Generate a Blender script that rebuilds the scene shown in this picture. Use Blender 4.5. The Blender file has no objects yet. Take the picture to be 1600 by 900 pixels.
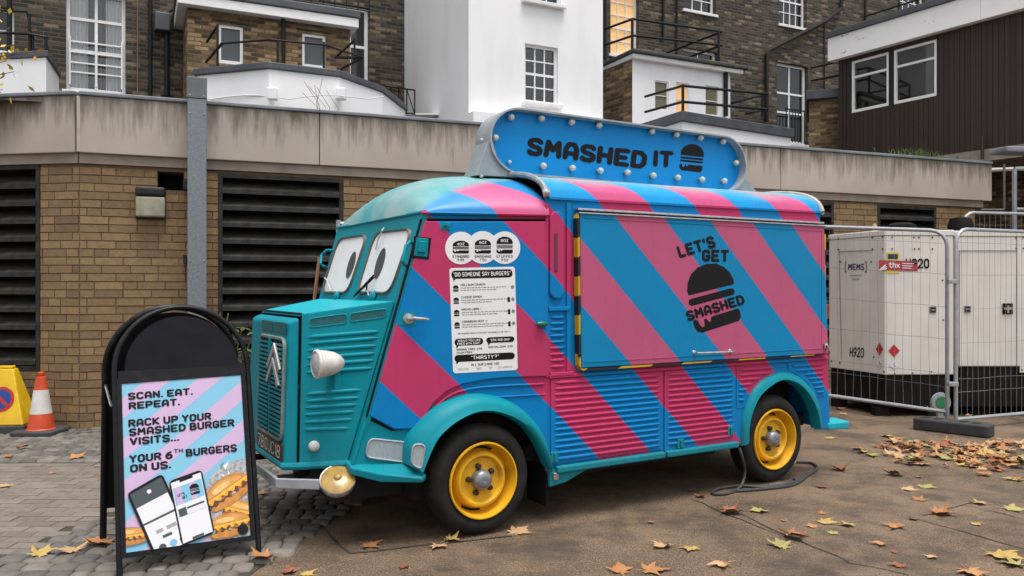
import bpy, math, random
from mathutils import Vector, Matrix
random.seed(7)
R = math.radians
sc = bpy.context.scene
col = sc.collection

# ------------------------------------------------------------------ camera, sky, sun, exposure
CAM_H = 1.49
FOC = 1250.0                       # focal length in pixels of the 1600 px wide photograph
cam_d = bpy.data.cameras.new('Camera'); cam = bpy.data.objects.new('Camera', cam_d); col.objects.link(cam)
cam_d.lens = 36 * FOC / 1600; cam_d.sensor_width = 36; cam_d.clip_start = .05; cam_d.clip_end = 2000
cam.location = (0, 0, CAM_H); cam.rotation_euler = (R(90), 0, 0)
sc.camera = cam
world = bpy.data.worlds.new('World'); sc.world = world; world.use_nodes = True
wn = world.node_tree.nodes; wl = world.node_tree.links
SUN_EL, SUN_AZ = 77, 150           # nearly overhead and very soft: overcast
sky = wn.new('ShaderNodeTexSky'); sky.sky_type = 'NISHITA'; sky.sun_disc = False
sky.sun_elevation = R(SUN_EL); sky.sun_rotation = R(SUN_AZ); sky.dust_density = 4; sky.air_density = 1.0; sky.ozone_density = 1.0
hs = wn.new('ShaderNodeHueSaturation'); hs.inputs['Saturation'].default_value = .22
wl.new(sky.outputs[0], hs.inputs['Color']); wl.new(hs.outputs[0], wn['Background'].inputs[0])
wn['Background'].inputs[1].default_value = .15
sun_d = bpy.data.lights.new('Sun', 'SUN'); sun = bpy.data.objects.new('Sun', sun_d); col.objects.link(sun)
sun_d.energy = 1.5; sun_d.angle = R(30); sun_d.color = (1, .97, .93)
az = R(SUN_AZ); el = R(SUN_EL)
sun_dir = Vector((math.sin(az) * math.cos(el), math.cos(az) * math.cos(el), math.sin(el)))
sun.rotation_euler = sun_dir.to_track_quat('Z', 'Y').to_euler()
sc.view_settings.view_transform = 'Standard'; sc.view_settings.look = 'None'
sc.view_settings.exposure = .77; sc.view_settings.gamma = 1; sc.view_settings.use_curve_mapping = False
sc.render.engine = 'CYCLES'

# ------------------------------------------------------------------ materials
def lin(h):
    h = h.lstrip('#'); o = []
    for i in (0, 2, 4):
        c = int(h[i:i+2], 16) / 255
        o.append(c / 12.92 if c <= .04045 else ((c + .055) / 1.055) ** 2.4)
    return (*o, 1)
class NT:
    def __init__(s, name):
        s.m = bpy.data.materials.new(name); s.m.use_nodes = True; s.n = s.m.node_tree.nodes; s.l = s.m.node_tree.links
        s.b = s.n['Principled BSDF']
    def new(s, t, **kw):
        n = s.n.new('ShaderNode' + t)
        for k, v in kw.items(): setattr(n, k, v)
        return n
    def link(s, a, b): s.l.new(a, b)
    def coord(s, kind='Object', ob=None, scale=(1, 1, 1)):
        t = s.new('TexCoord'); t.object = ob
        m = s.new('Mapping'); m.inputs['Scale'].default_value = scale
        s.link(t.outputs[kind], m.inputs[0]); return m.outputs[0]
    def noise(s, vec, scale, detail=4, rough=.55):
        n = s.new('TexNoise'); n.inputs['Scale'].default_value = scale; n.inputs['Detail'].default_value = detail
        n.inputs['Roughness'].default_value = rough
        if vec is not None: s.link(vec, n.inputs['Vector'])
        return n.outputs['Fac']
    def ramp(s, fac, a, b, c0=(0, 0, 0, 1), c1=(1, 1, 1, 1)):
        r = s.new('ValToRGB'); r.color_ramp.elements[0].position = a; r.color_ramp.elements[1].position = b
        r.color_ramp.elements[0].color = c0; r.color_ramp.elements[1].color = c1
        s.link(fac, r.inputs[0]); return r.outputs[0]
    def mix(s, fac, a, b, mode='MIX'):
        n = s.new('Mix', data_type='RGBA', blend_type=mode)
        for sock, v in ((n.inputs[0], fac), (n.inputs[6], a), (n.inputs[7], b)):
            if isinstance(v, (int, float, tuple)): sock.default_value = v
            else: s.link(v, sock)
        return n.outputs[2]
    def math(s, op, a, b=None, c=None):
        n = s.new('Math', operation=op)
        for i, v in enumerate((a, b, c)):
            if v is None: continue
            if isinstance(v, (int, float)): n.inputs[i].default_value = v
            else: s.link(v, n.inputs[i])
        return n.outputs[0]
    def xyz(s, vec):
        n = s.new('SeparateXYZ'); s.link(vec, n.inputs[0]); return n.outputs
    def comb(s, x, y, z=0.0):
        n = s.new('CombineXYZ')
        for i, v in enumerate((x, y, z)):
            if isinstance(v, (int, float)): n.inputs[i].default_value = v
            else: s.link(v, n.inputs[i])
        return n.outputs[0]
    def bump(s, h, strength=.3, dist=.01):
        n = s.new('Bump'); n.inputs['Strength'].default_value = strength; n.inputs['Distance'].default_value = dist
        s.link(h, n.inputs['Height']); s.link(n.outputs[0], s.b.inputs['Normal'])
    def base(s, c, rough=.5, metal=0.0, spec=None):
        if isinstance(c, tuple): s.b.inputs['Base Color'].default_value = c
        else: s.link(c, s.b.inputs['Base Color'])
        if isinstance(rough, (int, float)): s.b.inputs['Roughness'].default_value = rough
        else: s.link(rough, s.b.inputs['Roughness'])
        s.b.inputs['Metallic'].default_value = metal
        if spec is not None: s.b.inputs['Specular IOR Level'].default_value = spec
        return s.m
MATS = {}
def mat(name, c, c2=None, scale=6, rough=.6, metal=0, bump=0, bscale=60, lo=.35, hi=.7, kind='Object', stretch=(1, 1, 1), spec=None):
    if name in MATS: return MATS[name]
    t = NT(name); c = lin(c) if isinstance(c, str) else c
    v = t.coord(kind, None, stretch)
    if c2:
        c2 = lin(c2) if isinstance(c2, str) else c2
        f = t.noise(v, scale, 6); t.base(t.mix(t.ramp(f, lo, hi), c, c2), rough, metal, spec)
    else: t.base(c, rough, metal, spec)
    if bump: t.bump(t.noise(v, bscale, 5), bump, .004)
    MATS[name] = t.m; return t.m

# ------------------------------------------------------------------ mesh helpers
class MB:
    def __init__(s): s.v = []; s.f = []
    def add(s, vs, fs):
        o = len(s.v); s.v += [tuple(p) for p in vs]; s.f += [tuple(i + o for i in f) for f in fs]; return s
    def box(s, x0, x1, y0, y1, z0, z1):
        return s.add([(x0,y0,z0),(x1,y0,z0),(x1,y1,z0),(x0,y1,z0),(x0,y0,z1),(x1,y0,z1),(x1,y1,z1),(x0,y1,z1)],
                     [(0,3,2,1),(4,5,6,7),(0,1,5,4),(1,2,6,5),(2,3,7,6),(3,0,4,7)])
    def poly(s, pts): return s.add(pts, [tuple(range(len(pts)))])
    def ext(s, pts, d):             # polygon extruded along vector d
        n = len(pts); d = Vector(d); q = [tuple(Vector(p) + d) for p in pts]
        return s.add(list(pts) + q, [tuple(range(n)), tuple(range(2*n-1, n-1, -1))] + [(i, i+n, (i+1) % n + n, (i+1) % n) for i in range(n)])
    def tube(s, path, r, n=8, close=False, caps=True):
        P = [Vector(p) for p in path]; rs = r if isinstance(r, (list, tuple)) else [r] * len(P)
        rings = []; up = None
        for i, p in enumerate(P):
            if close: d = P[(i+1) % len(P)] - P[i-1]
            else: d = P[min(i+1, len(P)-1)] - P[max(i-1, 0)]
            d.normalize()
            if up is None: up = Vector((0, 0, 1)) if abs(d.z) < .9 else Vector((1, 0, 0))
            a = d.cross(up)
            if a.length < 1e-4: a = d.cross(Vector((.3, 1, .2)))
            a.normalize(); b = a.cross(d).normalized(); up = b
            rings.append([tuple(p + (a * math.cos(t) + b * math.sin(t)) * rs[i]) for t in [2*math.pi*k/n for k in range(n)]])
        vs = [q for ring in rings for q in ring]; m = len(rings)
        fs = [(i*n+k, i*n+(k+1) % n, ((i+1) % m)*n+(k+1) % n, ((i+1) % m)*n+k) for i in range(m if close else m-1) for k in range(n)]
        if not close and caps: fs += [tuple(range(n-1, -1, -1)), tuple((m-1)*n+k for k in range(n))]
        return s.add(vs, fs)
    def lathe(s, prof, mtx=None, n=32, a0=0, a1=2*math.pi):   # prof: (r, h) about local z
        full = abs(a1 - a0 - 2*math.pi) < 1e-6; cnt = n if full else n + 1
        vs = []; mtx = mtx or Matrix()
        for r, h in prof:
            for k in range(cnt):
                t = a0 + (a1 - a0) * k / n; vs.append(tuple(mtx @ Vector((r*math.cos(t), r*math.sin(t), h))))
        fs = []
        for i in range(len(prof)-1):
            for k in range(n):
                k2 = (k+1) % cnt; fs.append((i*cnt+k, i*cnt+k2, (i+1)*cnt+k2, (i+1)*cnt+k))
        return s.add(vs, fs)
    def grid(s, fn, nu, nv):
        vs = [tuple(fn(i/nu, j/nv)) for j in range(nv+1) for i in range(nu+1)]; w = nu+1
        return s.add(vs, [(j*w+i, j*w+i+1, (j+1)*w+i+1, (j+1)*w+i) for j in range(nv) for i in range(nu)])
    def mesh(s, name):
        me = bpy.data.meshes.new(name); me.from_pydata(s.v, [], s.f); me.update(); return me
    def build(s, name, m, parent=None, smooth=False, bevel=0, seg=2, solid=0, loc=None, fix=True, angle=35):
        me = s.mesh(name)
        if fix:
            import bmesh
            b = bmesh.new(); b.from_mesh(me); bmesh.ops.recalc_face_normals(b, faces=b.faces); b.to_mesh(me); b.free()
        for mm in (m if isinstance(m, list) else [m]): me.materials.append(mm)
        o = bpy.data.objects.new(name, me); col.objects.link(o)
        if parent is not None: o.parent = parent
        if loc: o.location = loc
        if solid:
            k = o.modifiers.new('solid', 'SOLIDIFY'); k.thickness = solid; k.offset = 0
        if bevel:
            k = o.modifiers.new('bevel', 'BEVEL'); k.width = bevel; k.segments = seg; k.limit_method = 'ANGLE'; k.angle_limit = R(30)
        if smooth:
            me.polygons.foreach_set('use_smooth', [True] * len(me.polygons))
            me.set_sharp_from_angle(angle=R(angle))
        return o
def tag(o, label=None, cat=None, group=None, kind=None):
    if label: o['label'] = label
    if cat: o['category'] = cat
    if group: o['group'] = group
    if kind: o['kind'] = kind
    return o
def thing(name, label, cat, loc=(0, 0, 0), rz=0, group=None):
    o = bpy.data.objects.new(name, None); col.objects.link(o); o.location = loc; o.rotation_euler = (0, 0, rz)
    o.empty_display_size = .2
    return tag(o, label, cat, group)
def inst(o, name, loc, rot=(0, 0, 0), scale=(1, 1, 1), parent=None, mesh=None):   # linked copy of one object
    c = o.copy(); c.name = name
    if mesh: c.data = mesh
    col.objects.link(c); c.location = loc; c.rotation_euler = rot; c.scale = scale
    if parent is not None: c.parent = parent
    return c
class Fr:                               # an upright frame on the ground: x along it, y behind it
    def __init__(s, ox, oy, dx, dy):
        l = math.hypot(dx, dy); s.o = (ox, oy); s.u = (dx/l, dy/l); s.v = (-dy/l, dx/l); s.rz = math.atan2(dy, dx)
    def at(s, px, py, y=0.0):           # where a sight line of the photograph meets the plane at depth y of this frame
        rx = (px-800)/FOC; rz = (450-py)/FOC
        t = (y + s.o[0]*s.v[0] + s.o[1]*s.v[1]) / (rx*s.v[0] + s.v[1])
        return ((rx*t - s.o[0])*s.u[0] + (t - s.o[1])*s.u[1], rz*t + CAM_H)
    def x(s, px, y=0.0): return s.at(px, 450, y)[0]
    def z(s, px, py, y=0.0): return s.at(px, py, y)[1]
    def plane(s, px, py, P0, n):        # same, for any plane given in the frame's own coordinates
        r = ((px-800)/FOC, 1.0, (450-py)/FOC)
        d = Vector((r[0]*s.u[0]+r[1]*s.u[1], r[0]*s.v[0]+r[1]*s.v[1], r[2]))
        c = Vector((-(s.o[0]*s.u[0]+s.o[1]*s.u[1]), -(s.o[0]*s.v[0]+s.o[1]*s.v[1]), CAM_H)); n = Vector(n)
        return c + d * ((Vector(P0) - c).dot(n) / d.dot(n))
    def loc(s): return (s.o[0], s.o[1], 0)
    def w(s, x, y, z=0): return (s.o[0]+s.u[0]*x+s.v[0]*y, s.o[1]+s.u[1]*x+s.v[1]*y, z)
def gnd(px, py, z=0.0):
    t = (z-CAM_H)/((450-py)/FOC); return ((px-800)/FOC*t, t, z)
def W(px, py, Y): return ((px-800)/FOC*Y, Y, CAM_H+(450-py)/FOC*Y)

# stroke lettering: every letter is a set of thick rounded strokes on a 4 x 6 cell
GL = {
'A':'0,0 0,4 1,6 3,6 4,4 4,0|0,2 4,2','B':'0,0 0,6 2.8,6 3.6,5.2 3.6,4 2.8,3.1 0,3.1|2.8,3.1 4,2.3 4,.8 3.2,0 0,0','C':'4,5 3.2,6 1,6 0,5 0,1 1,0 3.2,0 4,1',
'D':'0,0 0,6 2.6,6 4,4.6 4,1.4 2.6,0 0,0','E':'4,6 0,6 0,0 4,0|0,3 3.2,3','F':'4,6 0,6 0,0|0,3 3.2,3','G':'4,5 3.2,6 1,6 0,5 0,1 1,0 3,0 4,1 4,2.8 2.4,2.8',
'H':'0,0 0,6|4,0 4,6|0,3 4,3','I':'0,0 0,6','J':'3,6 3,1 2.2,0 .8,0 0,1','K':'0,0 0,6|4,6 .6,3 4,0','L':'0,6 0,0 3.6,0','M':'0,0 .4,6 2.4,2.4 4.4,6 4.8,0','N':'0,0 0,6 4,0 4,6',
'O':'1,0 0,1 0,5 1,6 3,6 4,5 4,1 3,0 1,0','P':'0,0 0,6 3,6 4,5.2 4,3.4 3,2.6 0,2.6','Q':'1,0 0,1 0,5 1,6 3,6 4,5 4,1 3,0 1,0|2.6,1.4 4,-.4','R':'0,0 0,6 3,6 4,5.2 4,3.8 3,3 0,3|2,3 4,0',
'S':'4,5.2 3.2,6 1,6 0,5.2 0,4 1,3.2 3,2.8 4,2 4,.8 3.2,0 .8,0 0,.8','T':'0,6 4,6|2,6 2,0','U':'0,6 0,1 1,0 3,0 4,1 4,6','V':'0,6 2,0 4,6','W':'0,6 1.1,0 2.4,4 3.7,0 4.8,6',
'X':'0,0 4,6|0,6 4,0','Y':'0,6 2,3 4,6|2,3 2,0','Z':'0,6 4,6 0,0 4,0','0':'1,0 0,1 0,5 1,6 3,6 4,5 4,1 3,0 1,0','1':'0,4.8 1.4,6 1.4,0','2':'0,5 1,6 3,6 4,5 4,3.8 0,0 4,0',
'3':'0,6 4,6 2,3.6 4,2.4 4,1 3,0 1,0 0,.8','4':'3,0 3,6 0,2 4,2','5':'4,6 .3,6 0,3.4 2.8,3.6 4,2.6 4,1 3,0 .8,0 0,.8','6':'3.6,6 1.2,5 0,3 0,1 1,0 3,0 4,1 4,2.4 3,3.4 .2,3','7':'0,6 4,6 1.4,0',
'8':'1,3.2 .2,4 .2,5.2 1,6 3,6 3.8,5.2 3.8,4 3,3.2 1,3.2 0,2.2 0,.8 1,0 3,0 4,.8 4,2.2 3,3.2','9':'.4,0 2.8,1 4,3 4,5 3,6 1,6 0,5 0,3.6 1,2.6 3.8,3',
'.':'0,0 0,.1',',':'.2,.2 0,-1','\'':'.2,6 0,4.8','"':'0,6 0,4.8|1.3,6 1.3,4.8','?':'0,5 1,6 3,6 4,5 4,4 2,2.6 2,1.8|2,0 2,.1','/':'0,0 2,6','[':'1.4,6.4 0,6.4 0,-.4 1.4,-.4',']':'0,6.4 1.4,6.4 1.4,-.4 0,-.4','-':'0,3 2,3','!':'0,6 0,2|0,0 0,.1',
'a':'0,3.4 1,4 3,4 3,0|3,2.4 .8,2.4 0,1.6 0,.6 .8,0 3,.4','h':'0,0 0,6|0,3.4 1,4 2.4,4 3,3.2 3,0','t':'1,6 1,.8 1.8,0 2.8,0|-.4,4 2.6,4','x':'0,0 3,4|0,4 3,0'}
def text(mb, s, fn, x0, y0, h, wt=.9, track=1.4, ang=0.0, width=None, sx=1.0, rnd=8, lift=0.0):
    """strokes written in the plane fn(a, b, lift); b grows downwards; h = cap height; returns the end"""
    k = h / 6; out = []; x = 0.0
    for ch in s:
        if ch == ' ': x += 2.6; continue
        g = GL.get(ch) or GL.get(ch.upper())
        if not g: x += 2; continue
        st = [[tuple(float(q) for q in p.split(',')) for p in part.split()] for part in g.split('|')]
        out.append((x, st)); x += max(p[0] for part in st for p in part) + wt + track * .75
    tot = x - (wt + track*.75) + wt
    kx = k * sx if width is None else width / max(tot, .1)
    ca, sa = math.cos(ang), math.sin(ang)
    def P(x, y, l):
        a = (x + wt*.5) * kx; b = h - (wt*.5 + y * (6-wt) / 6) * k
        return fn(x0 + a*ca - b*sa, y0 + a*sa + b*ca, lift + l)
    hw = wt / 2
    for gx, st in out:
        l = 0.0
        for part in st:
            for i, p in enumerate(part):
                if rnd:
                    mb.poly([P(gx + p[0] + hw*math.cos(2*math.pi*j/rnd), p[1] + hw*math.sin(2*math.pi*j/rnd), l) for j in range(rnd)]); l += .00012
                if i:
                    q = part[i-1]; dx, dy = p[0]-q[0], p[1]-q[1]; d = math.hypot(dx, dy) or 1; nx, ny = -dy/d*hw, dx/d*hw
                    mb.poly([P(gx+q[0]+nx, q[1]+ny, l), P(gx+q[0]-nx, q[1]-ny, l), P(gx+p[0]-nx, p[1]-ny, l), P(gx+p[0]+nx, p[1]+ny, l)]); l += .00012
    return x0 + tot * kx
def disc(mb, fn, cx, cy, rx, ry=None, n=24, lift=0.0, ang=0.0, t0=0, t1=2*math.pi):
    ry = ry or rx; pts = []
    for i in range(n):
        t = t0 + (t1-t0)*i/(n if abs(t1-t0-2*math.pi) < 1e-6 else n-1)
        a, b = rx*math.cos(t), ry*math.sin(t)
        pts.append(fn(cx + a*math.cos(ang) - b*math.sin(ang), cy + a*math.sin(ang) + b*math.cos(ang), lift))
    mb.poly(pts)
def rrect(x0, y0, x1, y1, r, n=4):
    o = []
    for cx, cy, t0 in ((x1-r, y1-r, 0), (x0+r, y1-r, 90), (x0+r, y0+r, 180), (x1-r, y0+r, 270)):
        o += [(cx + r*math.cos(R(t0+90*i/n)), cy + r*math.sin(R(t0+90*i/n))) for i in range(n+1)]
    return o
def burger(mb, fn, cx, cy, w, h, ang=0.0, bars=2, lift=0.0, bite=True):
    """bun, bars and a dripping lower bun as flat print, centred at cx, cy"""
    ca, sa = math.cos(ang), math.sin(ang)
    def Q(a, b, l=0): return fn(cx + a*ca - b*sa, cy + a*sa + b*ca, lift + l)
    dome = [(-w/2, -h*.06), (-w*.5, -h*.16)] + [(w/2*math.cos(t), -h*.14 - h*.36*math.sin(t)) for t in [math.pi*(1-i/12) for i in range(1, 12)]] + [(w/2, -h*.16), (w/2, -h*.06)]
    mb.poly([Q(*p) for p in dome])
    z0 = 0.0; bh = h*.22/bars/1.5
    for i in range(bars):
        y = h*(-.01) + i*(h*.22/bars)
        mb.poly([Q(a, b) for a, b in rrect(-w/2, y, w/2, y+bh, bh*.49, 3)])
    y0, y1 = h*.26, h*.5
    if bite:
        mb.poly([Q(a, b) for a, b in [(-w*.5, y0), (-w*.40, y0), (-w*.38, y0+h*.10), (-w*.30, y0+h*.11), (-w*.27, y0), (-w*.24, y0), (-w*.21, y0+h*.06), (-w*.15, y0+h*.06), (-w*.12, y0), (w*.5, y0), (w*.5, y1-h*.08), (w*.43, y1), (-w*.4, y1), (-w*.5, y1-h*.1)]])
    else:
        mb.poly([Q(a, b) for a, b in rrect(-w/2, y0, w/2, y1, h*.07, 3)])
def wall(mb, x0, x1, z0, z1, holes, y=0.0, reveal=.15):
    """front skin at y with rectangular openings and their reveals"""
    xs = sorted({x0, x1, *[min(max(q, x0), x1) for h in holes for q in h[:2]]}); zs = sorted({z0, z1, *[min(max(q, z0), z1) for h in holes for q in h[2:]]})
    for a, b in zip(xs, xs[1:]):
        for c, d in zip(zs, zs[1:]):
            mx, mz = (a+b)/2, (c+d)/2
            if b-a < 1e-5 or d-c < 1e-5 or any(h[0] < mx < h[1] and h[2] < mz < h[3] for h in holes): continue
            mb.poly([(a, y, c), (b, y, c), (b, y, d), (a, y, d)])
    for h in holes:
        a, b, c, d = h; e = y + reveal
        for q in ([(a,y,c),(a,e,c),(a,e,d),(a,y,d)], [(b,y,c),(b,y,d),(b,e,d),(b,e,c)], [(a,y,d),(a,e,d),(b,e,d),(b,y,d)], [(a,y,c),(b,y,c),(b,e,c),(a,e,c)]): mb.poly(q)

# ------------------------------------------------------------------ ground
def asphalt_mat():
    t = NT('asphalt'); v = t.coord('Object')
    big = t.noise(v, .55, 5, .6); mid = t.noise(v, 2.6, 6, .65); fine = t.noise(v, 60, 4, .8); grit = t.noise(v, 120, 2, .6)
    c = t.mix(t.ramp(big, .38, .62), (.086, .055, .031, 1), (.146, .096, .057, 1))
    c = t.mix(t.math('MULTIPLY', t.ramp(mid, .50, .68), .8), c, (.036, .025, .017, 1))
    c = t.mix(t.math('MULTIPLY', t.ramp(t.noise(t.coord('Object', None, (1, 2.2, 1)), 1.1, 5), .54, .68), .55), c, (.185, .130, .082, 1))
    c = t.mix(t.math('MULTIPLY', t.ramp(fine, .46, .60), .5), c, (.24, .153, .088, 1))
    c = t.mix(t.math('MULTIPLY', t.ramp(grit, .60, .65), .9), c, (.40, .30, .205, 1))
    c = t.mix(t.math('MULTIPLY', t.ramp(t.noise(v, 75, 3), .54, .62), .6), c, (.03, .026, .022, 1))
    st = t.noise(v, 1.7, 6, .7)
    c = t.mix(t.math('MULTIPLY', t.ramp(st, .46, .62), .72), c, (.026, .020, .015, 1))
    damp = t.ramp(t.noise(v, .8, 4), .5, .66)
    t.base(c, t.math('SUBTRACT', .86, t.math('MULTIPLY', damp, .38)), 0)
    t.bump(t.math('ADD', t.math('MULTIPLY', fine, .6), t.math('MULTIPLY', mid, 1.5)), .8, .014)
    return t.m
A_M = asphalt_mat()
g = MB()
N = 24
g.poly([(-400, -400, 0), (400, -400, 0), (400, 400, 0), (-400, 400, 0)])
tag(g.build('ground', A_M, fix=False), kind='structure')

def var_mat(name, c1, c2, c3, rough=.8, scale=30, bump=.4, amt=.35):
    """pieces whose colour differs from one piece to the next"""
    t = NT(name); oi = t.new('ObjectInfo'); ge = t.new('NewGeometry'); v = t.coord('Object')
    wv = t.new('VectorMath', operation='ADD'); t.link(t.new('NewGeometry').outputs['Position'], wv.inputs[0])
    r = t.math('FRACT', t.math('ADD', oi.outputs['Random'], ge.outputs['Random Per Island']))
    c = t.mix(t.ramp(r, 0, .55), c1, c2); c = t.mix(t.ramp(r, .62, 1), c, c3)
    n = t.noise(wv.outputs[0], scale, 6, .65)
    c = t.mix(t.math('MULTIPLY', t.ramp(n, .4, .7), amt), c, tuple(x*.45 for x in c1[:3]) + (1,))
    n3 = t.noise(wv.outputs[0], scale*3, 4, .7)
    c = t.mix(t.math('MULTIPLY', t.ramp(n3, .55, .75), amt*.8), c, tuple(min(1, x*1.5) for x in c2[:3]) + (1,))
    t.base(c, rough, 0); t.bump(n3, bump, .004); return t.m
SETT_M = var_mat('granite_sett', (.075, .067, .060, 1), (.13, .117, .102, 1), (.19, .168, .145, 1), .75, 14, .5)
PAV_M = var_mat('clay_paviour', (.135, .110, .088, 1), (.168, .139, .113, 1), (.19, .156, .13, 1), .85, 20, .4)
SOIL_M = mat('joint_soil', (.040, .034, .026, 1), (.035, .045, .018, 1), 5, .95, bump=.5)

def sett_top(seed):
    rr = random.Random(seed); m = MB(); n = 4
    def fn(a, b):
        x, y = a-.5, b-.5; e = max(abs(x), abs(y))*2
        k = 1 - .10*(abs(x)*abs(y)*4) ; z = .5 - .34*max(0, e-.45)**1.6 + rr.uniform(-.03, .03)
        return (x*k, y*k, z)
    m.grid(fn, n, n); ring = [i for i in range(n+1)] + [(j)*(n+1)+n for j in range(1, n+1)] + [n*(n+1)+i for i in range(n-1, -1, -1)] + [j*(n+1) for j in range(n-1, 0, -1)]
    o = len(m.v)
    for i in ring: m.v.append((m.v[i][0], m.v[i][1], -.5))
    L = len(ring)
    for i in range(L): m.f.append((ring[i], o+i, o+(i+1) % L, ring[(i+1) % L]))
    return m
sett_mb = [sett_top(i) for i in range(4)]
# the strip of setts that runs past the van's nose, and the band along the wall
def in_sett(x, y):
    if y > 6.82 and y < 9.6 and x < -1.0: return (x+4.54)*.356 - (y-8.4)*.935 > .05 if x > -4.54 else (y < 8.35 - .15*(x+4.54))
    if 3.3 < y <= 6.82: return -2.78 + .20*(y-4.32) < x < -1.30 + .22*(y-4.43)
    return False
bed = MB(); bed.poly([(-3.05, 3.0, .004), (-1.6, 3.0, .004), (-.8, 6.8, .004), (-.9, 9.8, .004), (-4.54, 8.42, .004), (-9, 9.1, .004), (-9, 6.7, .004), (-2.3, 6.7, .004)])
sett_root = tag(bed.build('sett_paving', SOIL_M, fix=False), kind='structure')
cells = []
y = 3.3; row = 0
while y < 9.5:
    d = random.uniform(.098, .128); x = -8.0 + random.uniform(0, .15)
    while x < -.7:
        w = random.uniform(.095, .155)
        cx, cy = x+w/2, y+d/2
        if in_sett(cx, cy): cells.append((cx, cy, w-.011, d-.011))
        x += w
    y += d; row += 1
def px_of(x, y, z=0): return 800+FOC*x/y, 450-FOC*(z-CAM_H)/y
def vis_sett(c):
    px, py = px_of(c[0], c[1]); return -20 < px < 660 and py < 925 and not (180 < px < 395 and py < 850) and not (470 < px and py < 790)
cells.sort(key=lambda c: (not vis_sett(c), c[1]))
sett_mesh = [m.mesh('sett') for m in sett_mb]
for me in sett_mesh:
    me.materials.append(SETT_M); me.polygons.foreach_set('use_smooth', [True]*len(me.polygons))
rest = MB()
for i, (cx, cy, w, d) in enumerate(cells):
    a = random.uniform(-.09, .09); zt = random.uniform(.008, .016); tx, ty = random.uniform(-.03, .03), random.uniform(-.03, .03)
    if i < 300:
        o = bpy.data.objects.new('sett', sett_mesh[i % 4]); col.objects.link(o); o.parent = sett_root
        o.location = (cx, cy, zt-.025+.012); o.rotation_euler = (tx, ty, a); o.scale = (w, d, .05)
    else:
        M4 = Matrix.Translation((cx, cy, zt-.013)) @ Matrix.Rotation(a, 4, 'Z') @ Matrix.Diagonal((w, d, .05, 1))
        rest.add([tuple(M4 @ Vector(p)) for p in sett_mb[i % 4].v], sett_mb[i % 4].f)
tag(rest.build('setts_beyond', SETT_M, sett_root, smooth=True), kind='stuff')
# clay paviours, left of the sett strip
bed = MB(); bed.poly([(-9, 3.0, .003), (-3.06, 3.0, .003), (-2.32, 6.69, .003), (-9, 6.69, .003)])
pav_root = tag(bed.build('paviour_path', SOIL_M, fix=False), kind='structure')
pm = MB().box(-.5, .5, -.5, .5, -.5, .5).mesh('paviour'); pm.materials.append(PAV_M)
pcs = []; y = 3.4; row = 0
while y < 6.70:
    x = -7.6 + (.105 if row % 2 else 0)
    while x < -2.2:
        cx = x+.105
        if cx-.02 < -2.80+.20*(y-4.32): pcs.append((cx, y+.0525))
        x += .21
    y += .105; row += 1
pcs.sort(key=lambda c: (not (-10 < px_of(*c)[0] < 340), c[1]))
rest = MB()
for i, (cx, cy) in enumerate(pcs):
    zt = random.uniform(.0075, .0098)
    if i < 300:
        o = bpy.data.objects.new('paviour', pm); col.objects.link(o); o.parent = pav_root
        o.location = (cx, cy, zt-.02); o.scale = (.2045, .0995, .04); o.rotation_euler = (random.uniform(-.008, .008), random.uniform(-.006, .006), random.uniform(-.012, .012))
    else: rest.box(cx-.1022, cx+.1022, cy-.0497, cy+.0497, zt-.04, zt)
tag(rest.build('paviours_beyond', PAV_M, pav_root), kind='stuff')
# tarred joints and cracks in the asphalt
TAR = mat('tar_joint', (.018, .016, .014, 1), (.05, .042, .035, 1), 12, .8)
PATCH = mat('old_patch', (.085, .066, .050, 1), (.125, .098, .075, 1), 5, .85, bump=.6, bscale=150)
def strip(name, pts, w, m, z=.004, wob=.012):
    P = []
    for (a, b) in zip(pts, pts[1:]):
        n = max(2, int(math.hypot(b[0]-a[0], b[1]-a[1])/.12))
        P += [(a[0]+(b[0]-a[0])*i/n + random.uniform(-wob, wob), a[1]+(b[1]-a[1])*i/n + random.uniform(-wob, wob)) for i in range(n)]
    P.append(pts[-1]); m_ = MB(); vs = []
    for i, p in enumerate(P):
        q = P[min(i+1, len(P)-1)]; o = P[max(i-1, 0)]; d = Vector((q[0]-o[0], q[1]-o[1])); d.normalize(); ww = w*random.uniform(.35, 1.2)
        vs += [(p[0]-d.y*ww, p[1]+d.x*ww, z), (p[0]+d.y*ww, p[1]-d.x*ww, z)]
    m_.add(vs, [(2*i, 2*i+1, 2*i+3, 2*i+2) for i in range(len(P)-1)])
    return tag(m_.build(name, m, fix=False), kind='structure')
G2 = lambda *ps: [gnd(*p)[:2] for p in ps]
for pts, w in ((G2((500, 822), (545, 866), (620, 858), (720, 846), (800, 838)), .008), (G2((1080, 780), (1180, 822), (1300, 865), (1330, 880), (1420, 899)), .007),
               (G2((1150, 800), (1230, 838)), .006), (G2((1420, 808), (1500, 830), (1600, 858)), .007), (G2((1440, 806), (1520, 785)), .005),
               (G2((1510, 790), (1600, 812)), .006), (G2((830, 700), (1090, 770)), .006)):
    strip('tar_joint', pts, w, TAR)

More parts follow.
